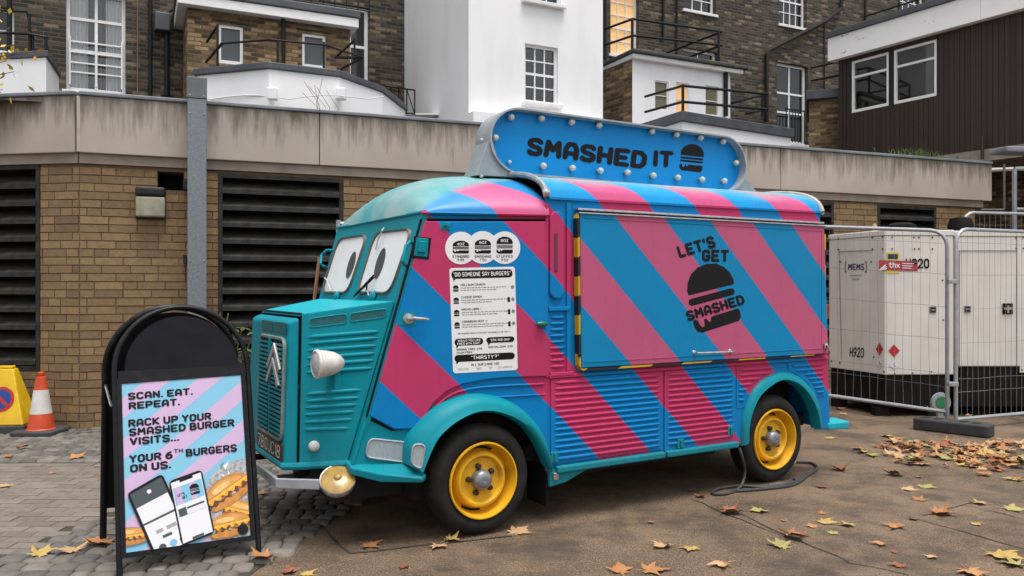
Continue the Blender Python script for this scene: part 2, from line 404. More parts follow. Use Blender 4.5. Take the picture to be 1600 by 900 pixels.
# ------------------------------------------------------------------ brick outbuilding with concrete fascia
FA = Fr(-4.54, 8.40, .935, .356); FB = Fr(-4.54, 8.40, .93, -.14)
def stain_mat():
    t = NT('stained_concrete'); v = t.coord('Object'); x = t.xyz(v)
    streak = t.noise(t.comb(t.math('MULTIPLY', t.math('ADD', x[0], x[1]), 7.0), t.math('MULTIPLY', x[2], .9), 3.0), 1.0, 6, .65)
    streak2 = t.noise(t.comb(t.math('MULTIPLY', t.math('ADD', x[0], x[1]), 26.0), t.math('MULTIPLY', x[2], 1.6), 7.0), 1.0, 4, .6)
    blot = t.noise(v, 1.3, 4)
    hgt = t.math('DIVIDE', t.math('SUBTRACT', x[2], 2.91), .6)            # 0 at the lower edge, 1 at the coping
    reach = t.math('ADD', hgt, t.math('MULTIPLY', t.math('SUBTRACT', streak, .5), 2.3))
    reach = t.math('ADD', reach, t.math('MULTIPLY', t.math('SUBTRACT', streak2, .5), .7))
    dirt = t.ramp(reach, .42, 1.08)
    c = t.mix(t.ramp(blot, .35, .7), (.43, .37, .32, 1), (.36, .305, .26, 1))
    c = t.mix(t.math('MULTIPLY', dirt, .78), c, (.095, .083, .066, 1))
    moss = t.math('MULTIPLY', t.ramp(t.noise(v, 3.1, 5), .52, .66), t.ramp(reach, .75, 1.15))
    c = t.mix(t.math('MULTIPLY', moss, .75), c, (.085, .082, .022, 1))
    t.base(c, .85); t.bump(t.noise(v, 45, 5), .25, .004); return t.m
CONC = stain_mat()
CONC2 = mat('concrete_band', (.30, .25, .205, 1), (.20, .165, .135, 1), 4, .85, bump=.3)
LEAD = mat('lead', (.20, .215, .235, 1), (.12, .13, .145, 1), 3, .55, bump=.15, bscale=15)
MORTAR = mat('mortar', (.175, .118, .070, 1), (.105, .072, .044, 1), 6, .95, bump=.5, bscale=90)
BRICK = var_mat('buff_brick', (.205, .128, .062, 1), (.280, .180, .088, 1), (.165, .104, .056, 1), .88, 18, .5, .42)
FELT = mat('roof_felt', (.05, .05, .05, 1), (.08, .08, .075, 1), 2, .9)
LOUV = mat('louvre_paint', (.020, .020, .018, 1), (.048, .046, .040, 1), 9, .6, bump=.2, spec=.2)
DARK = mat('void_dark', (.006, .006, .006, 1), rough=.9)
ob = thing('brick_outbuilding', 'low buff brick outbuilding with louvred vents and stained concrete fascia behind the van', 'building', FA.loc(), FA.rz)
dB = FB.rz - FA.rz
def rotB(o): o.rotation_euler = (0, 0, dB); return o
XE = 13.2
xs = [0.0, FA.x(498), FA.x(862), FA.x(1215), XE]
for a, b in zip(xs, xs[1:]):
    MB().box(a+.004, b-.004, -.07, .14, 2.905, 3.50).build('fascia_panel', CONC, ob, bevel=.008)
    MB().box(a, b, -.09, .34, 3.503, 3.545).build('lead_coping', LEAD, ob, bevel=.01)
rotB(MB().box(-4.0, -.008, -.07, .14, 2.905, 3.50).build('fascia_panel', CONC, ob, bevel=.008))
rotB(MB().box(-4.0, -.004, -.09, .34, 3.503, 3.545).build('lead_coping', LEAD, ob, bevel=.01))
MB().box(0, XE-.15, -.03, .14, 2.80, 2.903).build('concrete_band', CONC2, ob)
rotB(MB().box(-4.0, -.003, -.03, .14, 2.80, 2.903).build('concrete_band', CONC2, ob))
MB().box(XE-.25, XE-.004, .14, 3.4, 2.905, 3.50).build('fascia_panel', CONC, ob)
r_ = MB(); r_.poly([(-3.6, .3, 3.44), (0, .1, 3.44), (XE-.3, .1, 3.44), (XE-.3, 3.4, 3.44), (-3.6, 5.4, 3.44)]); r_.build('flat_roof', FELT, ob, fix=False)
def louvre(x0, x1, z0, z1, B=False):
    m = MB(); f = .045
    for q in ((x0, x0+f, z0, z1), (x1-f, x1, z0, z1), (x0+f, x1-f, z1-f, z1), (x0+f, x1-f, z0, z0+f)): m.box(q[0], q[1], -.012, .14, q[2], q[3])
    lv = m.build('louvre_vent', LOUV, ob)
    MB().poly([(x0, .26, z0), (x1, .26, z0), (x1, .26, z1), (x0, .26, z1)]).build('vent_back', DARK, lv)
    s = MB(); L = x1-x0-2*f
    s.ext([(0, -.02, -.035), (0, -.008, -.035), (0, -.008, .0), (0, .15, .105), (0, .15, .117), (0, -.02, .012)], (L, 0, 0))
    s0 = None; z = z0+.09
    while z < z1-.1:
        if s0 is None: s0 = s.build('slat', LOUV, lv, loc=(x0+f, 0, z))
        else: inst(s0, 'slat', (x0+f, 0, z), parent=lv)
        z += .187
    if B:
        rotB(lv)
    return (x0, x1, z0, z1)
ZB, ZT = .62, 2.795
hA = [louvre(FA.x(341), FA.x(536), ZB, ZT-.03), louvre(FA.x(658), FA.x(860), ZB, ZT-.03), louvre(FA.x(1130), FA.x(1302), ZB, ZT-.03), louvre(FA.x(1371), FA.x(1462), ZB, ZT-.03)]
hB = [louvre(-3.4, FB.x(63), ZB, ZT, True)]
gap = (FA.x(246), FA.x(287), FA.z(260, 297), FA.z(260, 268))
hA2 = hA + [gap]
m = MB(); wall(m, 0, XE-.3, -.05, 2.80, hA2, .004, .3); m.build('mortar_wall', MORTAR, ob)
m = MB(); wall(m, -4, 0, -.05, 2.80, hB, .004, .3); rotB(m.build('mortar_wall', MORTAR, ob))
MB().box(XE-.31, XE-.3, .1, 3.3, -.05, 2.9).build('end_wall', MORTAR, ob)
MB().poly([(gap[0], .3, gap[2]), (gap[1], .3, gap[2]), (gap[1], .3, gap[3]), (gap[0], .3, gap[3])]).build('broken_cavity', DARK, ob)
BP, BL = .0865, .275
def rows(x0, x1, holes):
    out = []; r = 0; z = 0.0
    while z + BP < 2.80:
        iv = [(x0, x1)]
        for h in holes:
            if h[2] < z+BP-.01 and h[3] > z+.01:
                nv = []
                for a, b in iv:
                    if h[1] <= a or h[0] >= b: nv.append((a, b)); continue
                    if h[0] > a: nv.append((a, h[0]))
                    if h[1] < b: nv.append((h[1], b))
                iv = nv
        for a, b in iv:
            g0 = x0 - BL + (BL*.5 if r % 2 else 0) + (BL*.25 if r % 4 > 1 else 0); x = g0
            k = 0
            while x < b:
                L = BL if (k*7+r*3) % 5 else BL/2
                p, q = max(x, a), min(x+L, b)
                if q-p > .03: out.append((p, q, z))
                x += L; k += 1
        z += BP; r += 1
    return out
bm_ = MB().box(-.5, .5, -.5, .5, -.5, .5).mesh('brick'); bm_.materials.append(BRICK)
allb = [(p, q, z, 0) for p, q, z in rows(0, XE-.31, hA2)] + [(p, q, z, 1) for p, q, z in rows(-4, 0, hB)]
def bkey(b):
    F_ = FB if b[3] else FA; X, Y, _ = F_.w((b[0]+b[1])/2, 0); px, py = px_of(X, Y, b[2])
    v = 40 < px < 345 and not (175 < px < 385 and py > 480) or 530 < px < 665 and py < 345
    return (not v, Y)
allb.sort(key=bkey); rest = [MB(), MB()]
for i, (p, q, z, B) in enumerate(allb):
    pr = random.uniform(-.004, .003)
    if i < 300:
        o = bpy.data.objects.new('brick', bm_); col.objects.link(o); o.parent = ob
        c = Vector(((p+q)/2, .03+pr, z+BP/2))
        if B: c = Matrix.Rotation(dB, 4, 'Z') @ c
        o.location = c; o.scale = (q-p-.011, .07, BP-.011); o.rotation_euler = (0, 0, dB if B else 0)
    else: rest[B].box(p+.0055, q-.0055, -.005+pr, .06, z+.0055, z+BP-.0055)
tag(rest[0].build('brickwork_beyond', BRICK, ob), kind='stuff'); rotB(tag(rest[1].build('brickwork_beyond', BRICK, ob), kind='stuff'))
MB().box(-.020, .016, -.075, -.03, 2.907, 3.495).build('sealant_joint', mat('pale_sealant', (.46, .41, .36, 1), (.34, .30, .26, 1), 6, .8), ob, bevel=.01)
# kerb stone at the pier's foot, weeds on the coping
x = FA.x(160); MB().box(x, x+.42, -.14, -.012, 0, .13).build('plinth_stone', CONC2, ob, bevel=.02)
MOSS = var_mat('weed_green', (.05, .10, .02, 1), (.09, .14, .03, 1), (.14, .15, .05, 1), .7, 30, .1)
def tuft(name, root, cx, cy, cz, n, sp, h):
    m = MB()
    for i in range(n):
        bx, by = cx+random.gauss(0, sp), cy+random.uniform(-.05, .05); a = random.uniform(0, 6.3); hh = h*random.uniform(.4, 1); l = hh*random.uniform(.3, 1.1)
        dx, dy = math.cos(a)*l, math.sin(a)*l; w = .006
        m.add([(bx-w, by, cz), (bx+w, by, cz), (bx+dx*.5-w, by+dy*.5, cz+hh*.8), (bx+dx*.5+w, by+dy*.5, cz+hh*.8), (bx+dx, by+dy, cz+hh*.9)], [(0, 1, 3, 2), (2, 3, 4)])
    return m.build(name, MOSS, root, fix=False)
wd = thing('weed_tuft', 'green grass weeds growing on the coping under the brown cladding', 'weeds', FA.w(FA.x(1455), .2, 3.44), FA.rz)
tag(tuft('grass_blades', wd, 0, 0, .0, 170, .28, .34), kind='stuff')
wd = thing('weed_tuft', 'sparse dry weeds growing on the coping before the white bay', 'weeds', FA.w(FA.x(515), .4, 3.44), FA.rz)
m = MB()
for i in range(7):
    x = random.uniform(-.15, .15); h = random.uniform(.3, .75); m.tube([(x, 0, 0), (x+random.uniform(-.1, .1), 0, h*.5), (x+random.uniform(-.2, .1), .02, h)], .003, 4)
m.build('stems', mat('dry_stem', (.14, .10, .05, 1)), wd)

GALV = mat('galvanised', (.155, .18, .20, 1), (.215, .235, .255, 1), 40, .5, .25, bump=.1, lo=.4, hi=.65)
FP = FA.at(308, 450, -.2)
po = thing('steel_post', 'tall square galvanised steel post standing against the brick wall', 'post', FA.w(FP[0], -.2), FA.rz)
zt = FA.z(308, 124, -.2); zc = FA.z(308, 157, -.2)
MB().box(-.095, .095, -.1, .08, 0, zc).build('shaft', GALV, po, bevel=.006)
MB().box(-.1, .1, -.106, .086, zc+.003, zt).build('cap_plate', mat('grey_steel', (.10, .115, .125, 1), (.14, .15, .155, 1), 10, .5, .2), po, bevel=.005)
m = MB()
for dx in (-.07, .07):
    for z in (zc+.03, zc-.16, 1.78): m.lathe([(0, .006), (.009, .005), (.011, 0)], Matrix.Translation((dx, -.1066 if z > zc else -.1006, z)) @ Matrix.Rotation(R(90), 4, 'X'), 8)
m.build('bolts', mat('bolt_zinc', (.35, .36, .37, 1), rough=.35, metal=.8), po)
for py in (292, 406): z = FA.z(290, py); MB().box(-.14, -.096, .0, .19, z-.045, z+.045).build('wall_bracket', LOUV, po)
# bulkhead lamp
lx0, lx1 = FA.x(211, -.1), FA.x(259, -.1); lz0, lz1 = FA.z(235, 342, -.1), FA.z(235, 292, -.1); zm = FA.z(235, 307, -.1)
bl = thing('bulkhead_lamp', 'unlit wall lamp with black hood and milky lens on the brick pier', 'wall lamp', FA.w((lx0+lx1)/2, -.005, lz0), FA.rz)
hw = (lx1-lx0)/2; H_ = lz1-lz0
MB().box(-hw, hw, -.13, 0, zm-lz0, H_).build('hood', mat('black_plastic', (.012, .011, .012, 1), (.03, .028, .028, 1), 20, .4, spec=.25), bl, bevel=.03, seg=3)
MB().ext([(-hw+.006, -.12, 0.02), (hw-.006, -.12, 0.02), (hw-.006, -.125, zm-lz0-.003), (-hw+.006, -.125, zm-lz0-.003)], (0, .117, 0)).build('lens', mat('milky_lens', (.36, .33, .25, 1), (.22, .20, .14, 1), 7, .3), bl, bevel=.02, seg=3)
MB().box(-hw, hw, -.03, -.001, 0, zm-lz0-.004).build('back_plate', MATS['black_plastic'], bl, bevel=.006)

# ------------------------------------------------------------------ terrace and its rear wings
def stock_mat(name, c1, c2, c3, mort, soot=.5, bw=.235, bh=.074):
    t = NT(name); v = t.coord('Object'); x = t.xyz(v)
    uv = t.comb(t.math('ADD', x[0], x[1]), x[2], 0.0)
    b = t.new('TexBrick'); t.link(uv, b.inputs['Vector']); b.inputs['Scale'].default_value = 1.0
    b.inputs['Brick Width'].default_value = bw; b.inputs['Row Height'].default_value = bh; b.inputs['Mortar Size'].default_value = .010
    b.inputs['Mortar Smooth'].default_value = .3; b.inputs['Bias'].default_value = -.1
    b.inputs['Color1'].default_value = (0, 0, 0, 1); b.inputs['Color2'].default_value = (1, 1, 1, 1); b.inputs['Mortar'].default_value = (.5, .5, .5, 1)
    c = t.mix(t.ramp(b.outputs['Color'], .15, .70), c1, c2); c = t.mix(t.ramp(b.outputs['Color'], .70, .95), c, c3)
    so = t.noise(v, 1.1, 6, .7)
    c = t.mix(t.math('MULTIPLY', t.ramp(so, .38, .68), soot), c, tuple(q*.33 for q in c1[:3]) + (1,))
    c = t.mix(t.math('MULTIPLY', t.ramp(t.noise(v, 14, 5), .4, .75), .5), c, tuple(q*.4 for q in c1[:3]) + (1,))
    c = t.mix(b.outputs['Fac'], c, mort); t.base(c, .92)
    t.bump(t.math('SUBTRACT', t.math('MULTIPLY', t.noise(v, 40, 4), .6), b.outputs['Fac']), .6, .02); return t.m
DKB = stock_mat('sooty_stock_brick', (.036, .028, .021, 1), (.120, .092, .062, 1), (.34, .265, .17, 1), (.082, .070, .056, 1), .60)
YLB = stock_mat('yellow_stock_brick', (.085, .052, .026, 1), (.30, .195, .090, 1), (.50, .35, .18, 1), (.13, .10, .07, 1), .42)
WHT = mat('white_render', (.81, .81, .815, 1), (.70, .70, .70, 1), 1.6, .8, bump=.3, bscale=9, stretch=(1, 1, .3), lo=.5, hi=.8)
WPT = mat('white_gloss', (.84, .84, .835, 1), (.76, .755, .745, 1), 4, .4)
WWD = mat('white_weathered', (.74, .73, .72, 1), (.52, .49, .45, 1), 3, .6, lo=.55, hi=.8)
GLS = mat('dark_glass', (.010, .012, .013, 1), rough=.04, spec=.6)
GRN = mat('frosted_glass', (.17, .17, .09, 1), (.13, .135, .08, 1), 2, .3)
def clear_glass():
    t = NT('clear_glass'); tr = t.new('BsdfTransparent'); gl = t.new('BsdfGlossy'); gl.inputs['Roughness'].default_value = .02
    mx = t.new('MixShader'); fr = t.new('Fresnel'); fr.inputs[0].default_value = 1.5
    tr.inputs[0].default_value = (.85, .88, .88, 1)
    t.link(t.math('ADD', t.math('MULTIPLY', fr.outputs[0], 1.5), .04), mx.inputs[0]); t.link(tr.outputs[0], mx.inputs[1]); t.link(gl.outputs[0], mx.inputs[2])
    t.link(mx.outputs[0], t.n['Material Output'].inputs['Surface']); return t.m
CLR = clear_glass()
def lit_mat():
    t = NT('lit_room'); v = t.coord('Object'); c = t.mix(t.ramp(t.noise(v, 1.2, 3), .35, .65), (.58, .31, .11, 1), (.75, .47, .20, 1))
    t.base(c, .3); t.link(c, t.b.inputs['Emission Color']); t.b.inputs['Emission Strength'].default_value = .32; return t.m
LIT = lit_mat()
IRON = mat('black_iron', (.006, .006, .007, 1), (.012, .012, .012, 1), 30, .5, spec=.25)
LEADD = mat('dark_lead', (.045, .05, .06, 1), (.08, .085, .095, 1), 3, .55, bump=.2, bscale=12)
def window(root, x0, x1, z0, z1, y, cols, rows, pane=GLS, fw=.055, bw=.022, mid=True, sill=True, fm=WPT, rsplit=None):
    m = MB(); d = .05
    m.box(x0, x0+fw, y-.01, y+d, z0, z1); m.box(x1-fw, x1, y-.01, y+d, z0, z1)
    m.box(x0+fw, x1-fw, y-.01, y+d, z1-fw, z1); m.box(x0+fw, x1-fw, y-.01, y+d, z0, z0+fw*1.3)
    a, b, c, e = x0+fw, x1-fw, z0+fw*1.3, z1-fw
    zs = [c + (e-c)*k/rows for k in range(rows+1)] if not rsplit else [c] + [c+(e-c)*k for k in rsplit] + [e]
    xs = [a + (b-a)*k/cols for k in range(cols+1)]
    for k in range(1, len(zs)-1):
        t = bw*1.9 if (mid and k == (len(zs)-1)//2) else bw
        m.box(a, b, y+.002, y+d-.004, zs[k]-t/2, zs[k]+t/2)
    for k in range(1, cols): m.box(xs[k]-bw/2, xs[k]+bw/2, y+.005, y+d-.008, c, e)
    w = m.build('window', fm, root)
    for i in range(cols):
        for j in range(len(zs)-1):
            MB().poly([(xs[i], y+.03, zs[j]), (xs[i+1], y+.03, zs[j]), (xs[i+1], y+.03, zs[j+1]), (xs[i], y+.03, zs[j+1])]).build('pane', pane, w, fix=False)
    if sill: MB().box(x0-.06, x1+.06, y-.17, y-.012, z0-.07, z0-.002).build('sill', WWD, w, bevel=.008)
    return w
def room(root, x0, x1, z0, z1, y, m=DARK, d=.8):
    b = MB(); b.poly([(x0, y+d, z0), (x1, y+d, z0), (x1, y+d, z1), (x0, y+d, z1)])
    for q in ([(x0, y, z0), (x0, y+d, z0), (x0, y+d, z1), (x0, y, z1)], [(x1, y, z0), (x1, y+d, z0), (x1, y+d, z1), (x1, y, z1)], [(x0, y, z1), (x1, y, z1), (x1, y+d, z1), (x0, y+d, z1)], [(x0, y, z0), (x1, y, z0), (x1, y+d, z0), (x0, y+d, z0)]): b.poly(q)
    return b.build('room', m, root, fix=False)
FT = Fr(-7.48, 14.4, .894, .447)
tr = thing('terrace_house', 'tall sooty stock brick terrace with white sash windows rising behind everything', 'building', FT.loc(), FT.rz)
def rect(F_, l, t, r, b, y=0.0): return (F_.x(l, y), F_.x(r, y), F_.z(l, b, y), F_.z(l, t, y))
wl_ = [(rect(FT, 103, -20, 196, 140), 2, 0, CLR), (rect(FT, -40, 5, 22, 78), 2, 2, GLS), (rect(FT, 498, 0, 577, 126), 3, 0, GLS), (rect(FT, 954, -25, 998, 84), 3, 5, LIT),
       (rect(FT, 1069, -60, 1118, 14), 3, 4, GLS), (rect(FT, 1068, 73, 1121, 97), 2, 1, GLS), (rect(FT, 1218, -60, 1260, 37), 4, 5, GLS),
       (rect(FT, 1214, 96, 1262, 222), 2, 0, GLS), (rect(FT, 1405, -60, 1445, 20), 4, 4, GLS)]
m = MB(); wall(m, -3, 30, 0, 12.5, [w[0] for w in wl_], 0, .17); m.build('wall', DKB, tr)
MB().box(-3, 30, .3, 8, -.0, 12.45).build('house_core', FELT, tr)
for i, (r, c, n, pm_) in enumerate(wl_):
    if i == 0:
        w = window(tr, *r, .12, 2, 1, CLR, .06, .05, False, True, rsplit=[.40, .74])
        g = MB(); zb = r[2]
        for zz in (.10, .20, .31, .42): g.box(r[0]+.05, r[1]-.05, .06, .085, zb+.18+zz*1.7-.012, zb+.18+zz*1.7+.012)
        for k in range(3): xx = r[0]+.06+(r[1]-r[0]-.12)*k/2; g.box(xx-.012, xx+.012, .06-.003, .088, zb+.12, zb+.98)
        g.build('window_guard', WPT, w)
        rm = room(tr, r[0], r[1], r[2], r[3], .20, mat('dim_room', (.05, .05, .05, 1)))
        cu = MB()
        for a, b in ((.03, .36), (.66, .97)):
            cu.grid(lambda s, t: (r[0]+(r[1]-r[0])*(a+(b-a)*s), .21+.022*math.sin(s*34), r[2]+.1+(r[3]-r[2]-.15)*t), 60, 1)
        cu.build('curtain', mat('sheer_curtain', (.90, .90, .91, 1), rough=.9), w, smooth=True)
        bl_ = MB()
        for k in range(13):
            f = .28+k*.027 if k < 7 else .52 + (k-7)*.05; bl_.box(r[0]+(r[1]-r[0])*f, r[0]+(r[1]-r[0])*f+.016, .30, .305, r[2]+.15, r[3]-.1)
        bl_.build('blind', WPT, w)
    elif i == 2: window(tr, *r, .12, 3, 2, GLS, .07, .03, True, True, rsplit=[.5])
    elif i == 7:
        w = window(tr, *r, .12, 2, 3, GLS, .07, .05, False, True, rsplit=[.38, .64])
        g = MB(); xx = r[0]+.1
        while xx < r[1]+.3: g.box(xx-.008, xx+.008, -.25, -.234, r[2]-.02, r[2]+.85); xx += .11
        g.box(r[0]+.05, r[1]+.3, -.256, -.228, r[2]+.85, r[2]+.88); g.build('guard_rail', IRON, w)
    else: window(tr, *r, .12, c, max(n, 1), pm_)
# arched lintel courses in a paler soldier brick over the tall right-hand window
def pipe(root, F_, pts, r=.05, y=-.09, name='drainpipe', m=IRON):
    return MB().tube([(*[F_.at(px, py, y)[0]], y, F_.at(px, py, y)[1]) for px, py in pts], r, 8).build(name, m, root, smooth=True)
pipe(tr, FT, [(235, -40), (235, 150)], .035); pipe(tr, FT, [(261, 50), (261, 150)], .045); pipe(tr, FT, [(255, 50), (262, 22), (272, 12)], .02); pipe(tr, FT, [(215, -40), (215, 148)], .012, -.03, 'cable', mat('rust_cable', (.16, .11, .07, 1)))
pipe(tr, FT, [(1318, -30), (1314, 14), (1292, 32), (1203, 78), (1198, 84), (1198, 190)], .055)
pipe(tr, FT, [(1037, -40), (1036, 62)], .035, -.06); pipe(tr, FT, [(1058, -40), (1057, 95)], .03, -.06); pipe(tr, FT, [(1352, -40), (1352, 40)], .04); pipe(tr, FT, [(945, -40), (945, 92)], .05); pipe(tr, FT, [(1288, 30), (1288, 140)], .02, -.05)
h = FT.x(253); MB().box(h-.13, h+.13, -.22, -.02, FT.z(253, 52), FT.z(253, 24)).build('rain_hopper', LEADD, tr, bevel=.02)

# white rendered tower
c0 = FT.w(FT.x(632), -3.42); FW = Fr(c0[0], c0[1], .894, .447)
tw = thing('rendered_tower', 'plain white rendered wing with one small multi-pane sash window', 'building', FW.loc(), FW.rz)
xr = FW.x(942); hW = [rect(FW, 820, 67, 872, 159), rect(FW, 819, -60, 877, -1)]
m = MB(); wall(m, 0, xr, 0, 12, hW, 0, .12); m.poly([(0, 0, 0), (0, 3.44, 0), (0, 3.44, 12), (0, 0, 12)]); m.poly([(xr, 0, 0), (xr, 3.44, 0), (xr, 3.44, 12), (xr, 0, 12)]); m.poly([(0, 0, 12), (xr, 0, 12), (xr, 3.44, 12), (0, 3.44, 12)])
m.build('wall', WHT, tw)
for r in hW:
    window(tw, *r, .07, 3, 4, CLR if r is hW[0] else GLS, .045, .022)
    if r is hW[0]:
        room(tw, r[0], r[1], r[2], r[3], .11, mat('dim_room', (.05, .05, .05, 1)), 1.4)
m = MB(); m.box(-.02, xr+.05, -.25, 0, 3.3, FW.z(735, 178)+.0).build('skirt_roof', WHT, tw)

# yellow brick wing with white eaves
c0 = FT.w(FT.x(283), -1.35); FE = Fr(c0[0], c0[1], .905, .425)
ex = thing('brick_wing', 'yellow stock brick rear wing with white eaves and two plain windows', 'building', FE.loc(), FE.rz)
xr = FE.x(547); hE = [rect(FE, 341, 37, 380, 98), rect(FE, 472, 51, 509, 104)]; ze = FE.z(297, 12)
m = MB(); wall(m, 0, xr, 0, ze, hE, 0, .08); m.poly([(0, 0, 0), (0, 1.4, 0), (0, 1.4, ze), (0, 0, ze)]); m.poly([(xr, 0, 0), (xr, 1.4, 0), (xr, 1.4, ze), (xr, 0, ze)]); m.build('wall', YLB, ex)
GPN = mat('grey_pane', (.075, .085, .092, 1), (.06, .068, .075, 1), 1, .25)
for r in hE: window(ex, *r, .04, 1, 1, GPN, .05, .02, False, False); 
for r in hE: MB().box(r[0]-.1, r[1]+.1, -.012, -.002, r[3]+.04, r[3]+.075).build('lintel', LOUV, ex)
MB().box(-.16, xr+.12, -.18, 1.5, ze+.001, ze+.17).build('eaves_board', WPT, ex, bevel=.01)
MB().box(-.19, xr+.15, -.21, 1.5, ze+.173, ze+.32).build('lead_roof', LEADD, ex, bevel=.02)
MB().tube([(FE.x(443, -.08), -.08, ze+.12), (FE.x(443, -.08), -.08, FE.z(443, 105, -.08))], .035, 8).build('downpipe', IRON, ex, smooth=True)
rl = MB(); zt = ze+.32
for k in range(9): xx = FE.x(430) + .22*k; rl.tube([(xx, .1, zt), (xx, .1, zt+.9)], .012, 6)
rl.tube([(FE.x(430), .1, zt+.9), (FE.x(430)+1.8, .1, zt+.9)], .014, 6); rl.tube([(FE.x(430), .1, zt+.12), (FE.x(430)+1.8, .1, zt+.12)], .012, 6); rl.build('roof_railing', IRON, ex)

# white canted bay with iron balcony rail
def bay(name, label, pts, z0, z1, lead=.10):
    c = pts[0]; root = thing(name, label, 'building', (c[0], c[1], 0), 0)
    P = [(p[0]-c[0], p[1]-c[1]) for p in pts]
    m = MB(); m.ext([(x, y, z0) for x, y in P], (0, 0, z1-z0)); m.build('wall', WHT, root)
    cx = sum(p[0] for p in P)/len(P); cy = sum(p[1] for p in P)/len(P)
    Q = [(cx+(x-cx)*1.035, cy+(y-cy)*1.035) for x, y in P]
    MB().ext([(x, y, z1+.002) for x, y in Q], (0, 0, lead)).build('lead_edge', LEADD, root, bevel=.012)
    return root, c
p = [W(308, 108, 11.87), W(420, 97, 11.5), W(530, 110, 11.95), W(597, 135, 12.89)]
zt = p[1][2]
b1, c = bay('canted_bay', 'white rendered canted bay with dark lead edge before the yellow brick wing', [q[:2] for q in p] + [(-1.9, 14.2), (-4.3, 13.6)], 0, zt-.1)
rl = MB(); L = lambda px, py, Y: tuple(Vector(W(px, py, Y)) - Vector((c[0], c[1], 0)))
top = [L(347, 68, 12.0), L(423, 62, 11.65), L(507, 70, 12.0), L(567, 90, 12.9)]
rl.tube(top, .017, 8); rl.tube([L(347, 68, 12.0), L(322, 97, 13.2)], .022, 8); rl.tube([L(340, 40, 13.3), L(323, 66, 13.6)], .02, 8)
for a, b in (((340, 38, 12.3), (340, 104, 12.3)), ((434, 58, 11.7), (434, 100, 11.7)), ((506, 66, 12.05), (506, 106, 12.05)), ((564, 84, 12.9), (564, 116, 12.9))): rl.tube([L(*a), L(*b)], .019, 8)
rl.tube([L(567, 90, 12.9), L(524, 90, 13.9)], .022, 8); rl.tube([L(555, 62, 13.2), L(524, 90, 13.9)], .018, 8); rl.tube([L(554, 60, 13.2), L(554, 95, 13.2)], .018, 8); rl.tube([L(567, 90, 12.9), L(533, 108, 13.6)], .018, 8)
rl.build('balcony_rail', IRON, b1)
hk = MB(); q1, q2 = Vector(L(425, 146, 11.40)), Vector(L(533, 152, 11.9)); pts = [L(320, 153, 11.75)]
for k in range(12):
    t = k/11; pp = Vector(L(330+t*270, 150, 11.78-.0-.32*math.sin(min(1, t*2)*1.5) + max(0, t-.55)*1.6)); pp.z += .06*abs(math.sin(t*7))-.05; pts.append(tuple(pp))
hk.tube(pts, .008, 5); hk.build('cable', mat('pale_cable', (.55, .55, .55, 1)), b1)
for px, Y in ((426, 11.40), (533, 11.86)):
    MB().box(-.07, .07, -.06, .06, -.09, .09).build('floodlight', WPT, b1, bevel=.02, loc=L(px, 147, Y))
# white bay at the left edge
z2 = W(40, 86, 11.6)[2]
b2, c = bay('canted_bay', 'white rendered bay with iron rail cut off by the left edge', [W(-80, 84, 11.8)[:2], W(72, 90, 11.55)[:2], W(92, 150, 12.6)[:2], (-8.0, 13.6), (-10, 13)], 0, z2-.05)
rl = MB(); L = lambda px, py, Y: tuple(Vector(W(px, py, Y)) - Vector((c[0], c[1], 0)))
for pr in (((-60, 14, 11.7), (42, 18, 11.7), (49, 55, 12.1)), ((-60, 48, 11.7), (46, 53, 11.7), (70, 57, 11.8), (76, 90, 12.2), (84, 110, 12.6)), ((46, 22, 11.72), (46, 84, 11.72)), ((51, 52, 11.75), (51, 84, 11.75)), ((72, 57, 11.8), (72, 86, 11.8))): rl.tube([L(*q) for q in pr], .021, 8)
rl.build('balcony_rail', IRON, b2)
MB().tube([L(15, -30, 13.4), L(15, 84, 13.4)], .04, 8).build('drainpipe', IRON, b2)
# small iron gate-like railing beside the tower
rg = thing('iron_railing', 'low black iron railing with crossed bars beside the white tower', 'railing', (0, 0, 0))
m = MB(); A, B = (598, 15.6), (648, 14.9)
q = lambda px, py, Y: W(px, py, Y)
for t in [k/4 for k in range(5)]:
    px = 598+50*t; Y = 15.6-.7*t; m.tube([q(px, 134+6*t, Y), q(px, 176+3*t, Y)], .014, 6)
m.tube([q(598, 134, 15.6), q(648, 141, 14.9)], .016, 6); m.tube([q(598, 174, 15.6), q(648, 178, 14.9)], .014, 6)
for t in range(4):
    a, b = t/4, (t+1)/4; m.tube([q(598+50*a, 135+6*a, 15.6-.7*a), q(598+50*b, 175+3*b, 15.6-.7*b)], .01, 6)
o = m.build('bars', IRON); rg.location = q(623, 176, 15.2); o.parent = rg; o.location = -Vector(rg.location)
MB().box(-.75, .75, -.05, .25, -.03, 0).build('ledge', WHT, rg, loc=(0, 0, -.02))

# white rendered wing to the right, brick flank
c0 = FT.w(FT.x(942), -2.7); FR_ = Fr(*W(988, 100, 15.6)[:2], .90, .436)
wr = thing('rendered_wing', 'white rendered wing with three narrow windows and a brick flank', 'building', FR_.loc(), FR_.rz)
xr = FR_.x(1141); z1 = FR_.z(988, 93); hR = [rect(FR_, 1023, 125, 1045, 171), rect(FR_, 1056, 128, 1077, 180), rect(FR_, 1102, 133, 1124, 180)]
m = MB(); wall(m, 0, xr, 0, z1, hR, 0, .06); m.poly([(xr, 0, 0), (xr, 3, 0), (xr, 3, z1), (xr, 0, z1)]); m.build('wall', WHT, wr)
MB().poly([(0, 0, 0), (-.3, 2.6, 0), (-.3, 2.6, z1), (0, 0, z1)]).build('flank_wall', YLB, wr)
for r, p_ in zip(hR, (GRN, LIT, GRN)): window(wr, *r, .03, 1, 2, p_, .025, .014, False, False)
MB().box(-.06, xr+.25, -.12, 3, z1+.001, z1+.09).build('eaves_board', WWD, wr, bevel=.01)
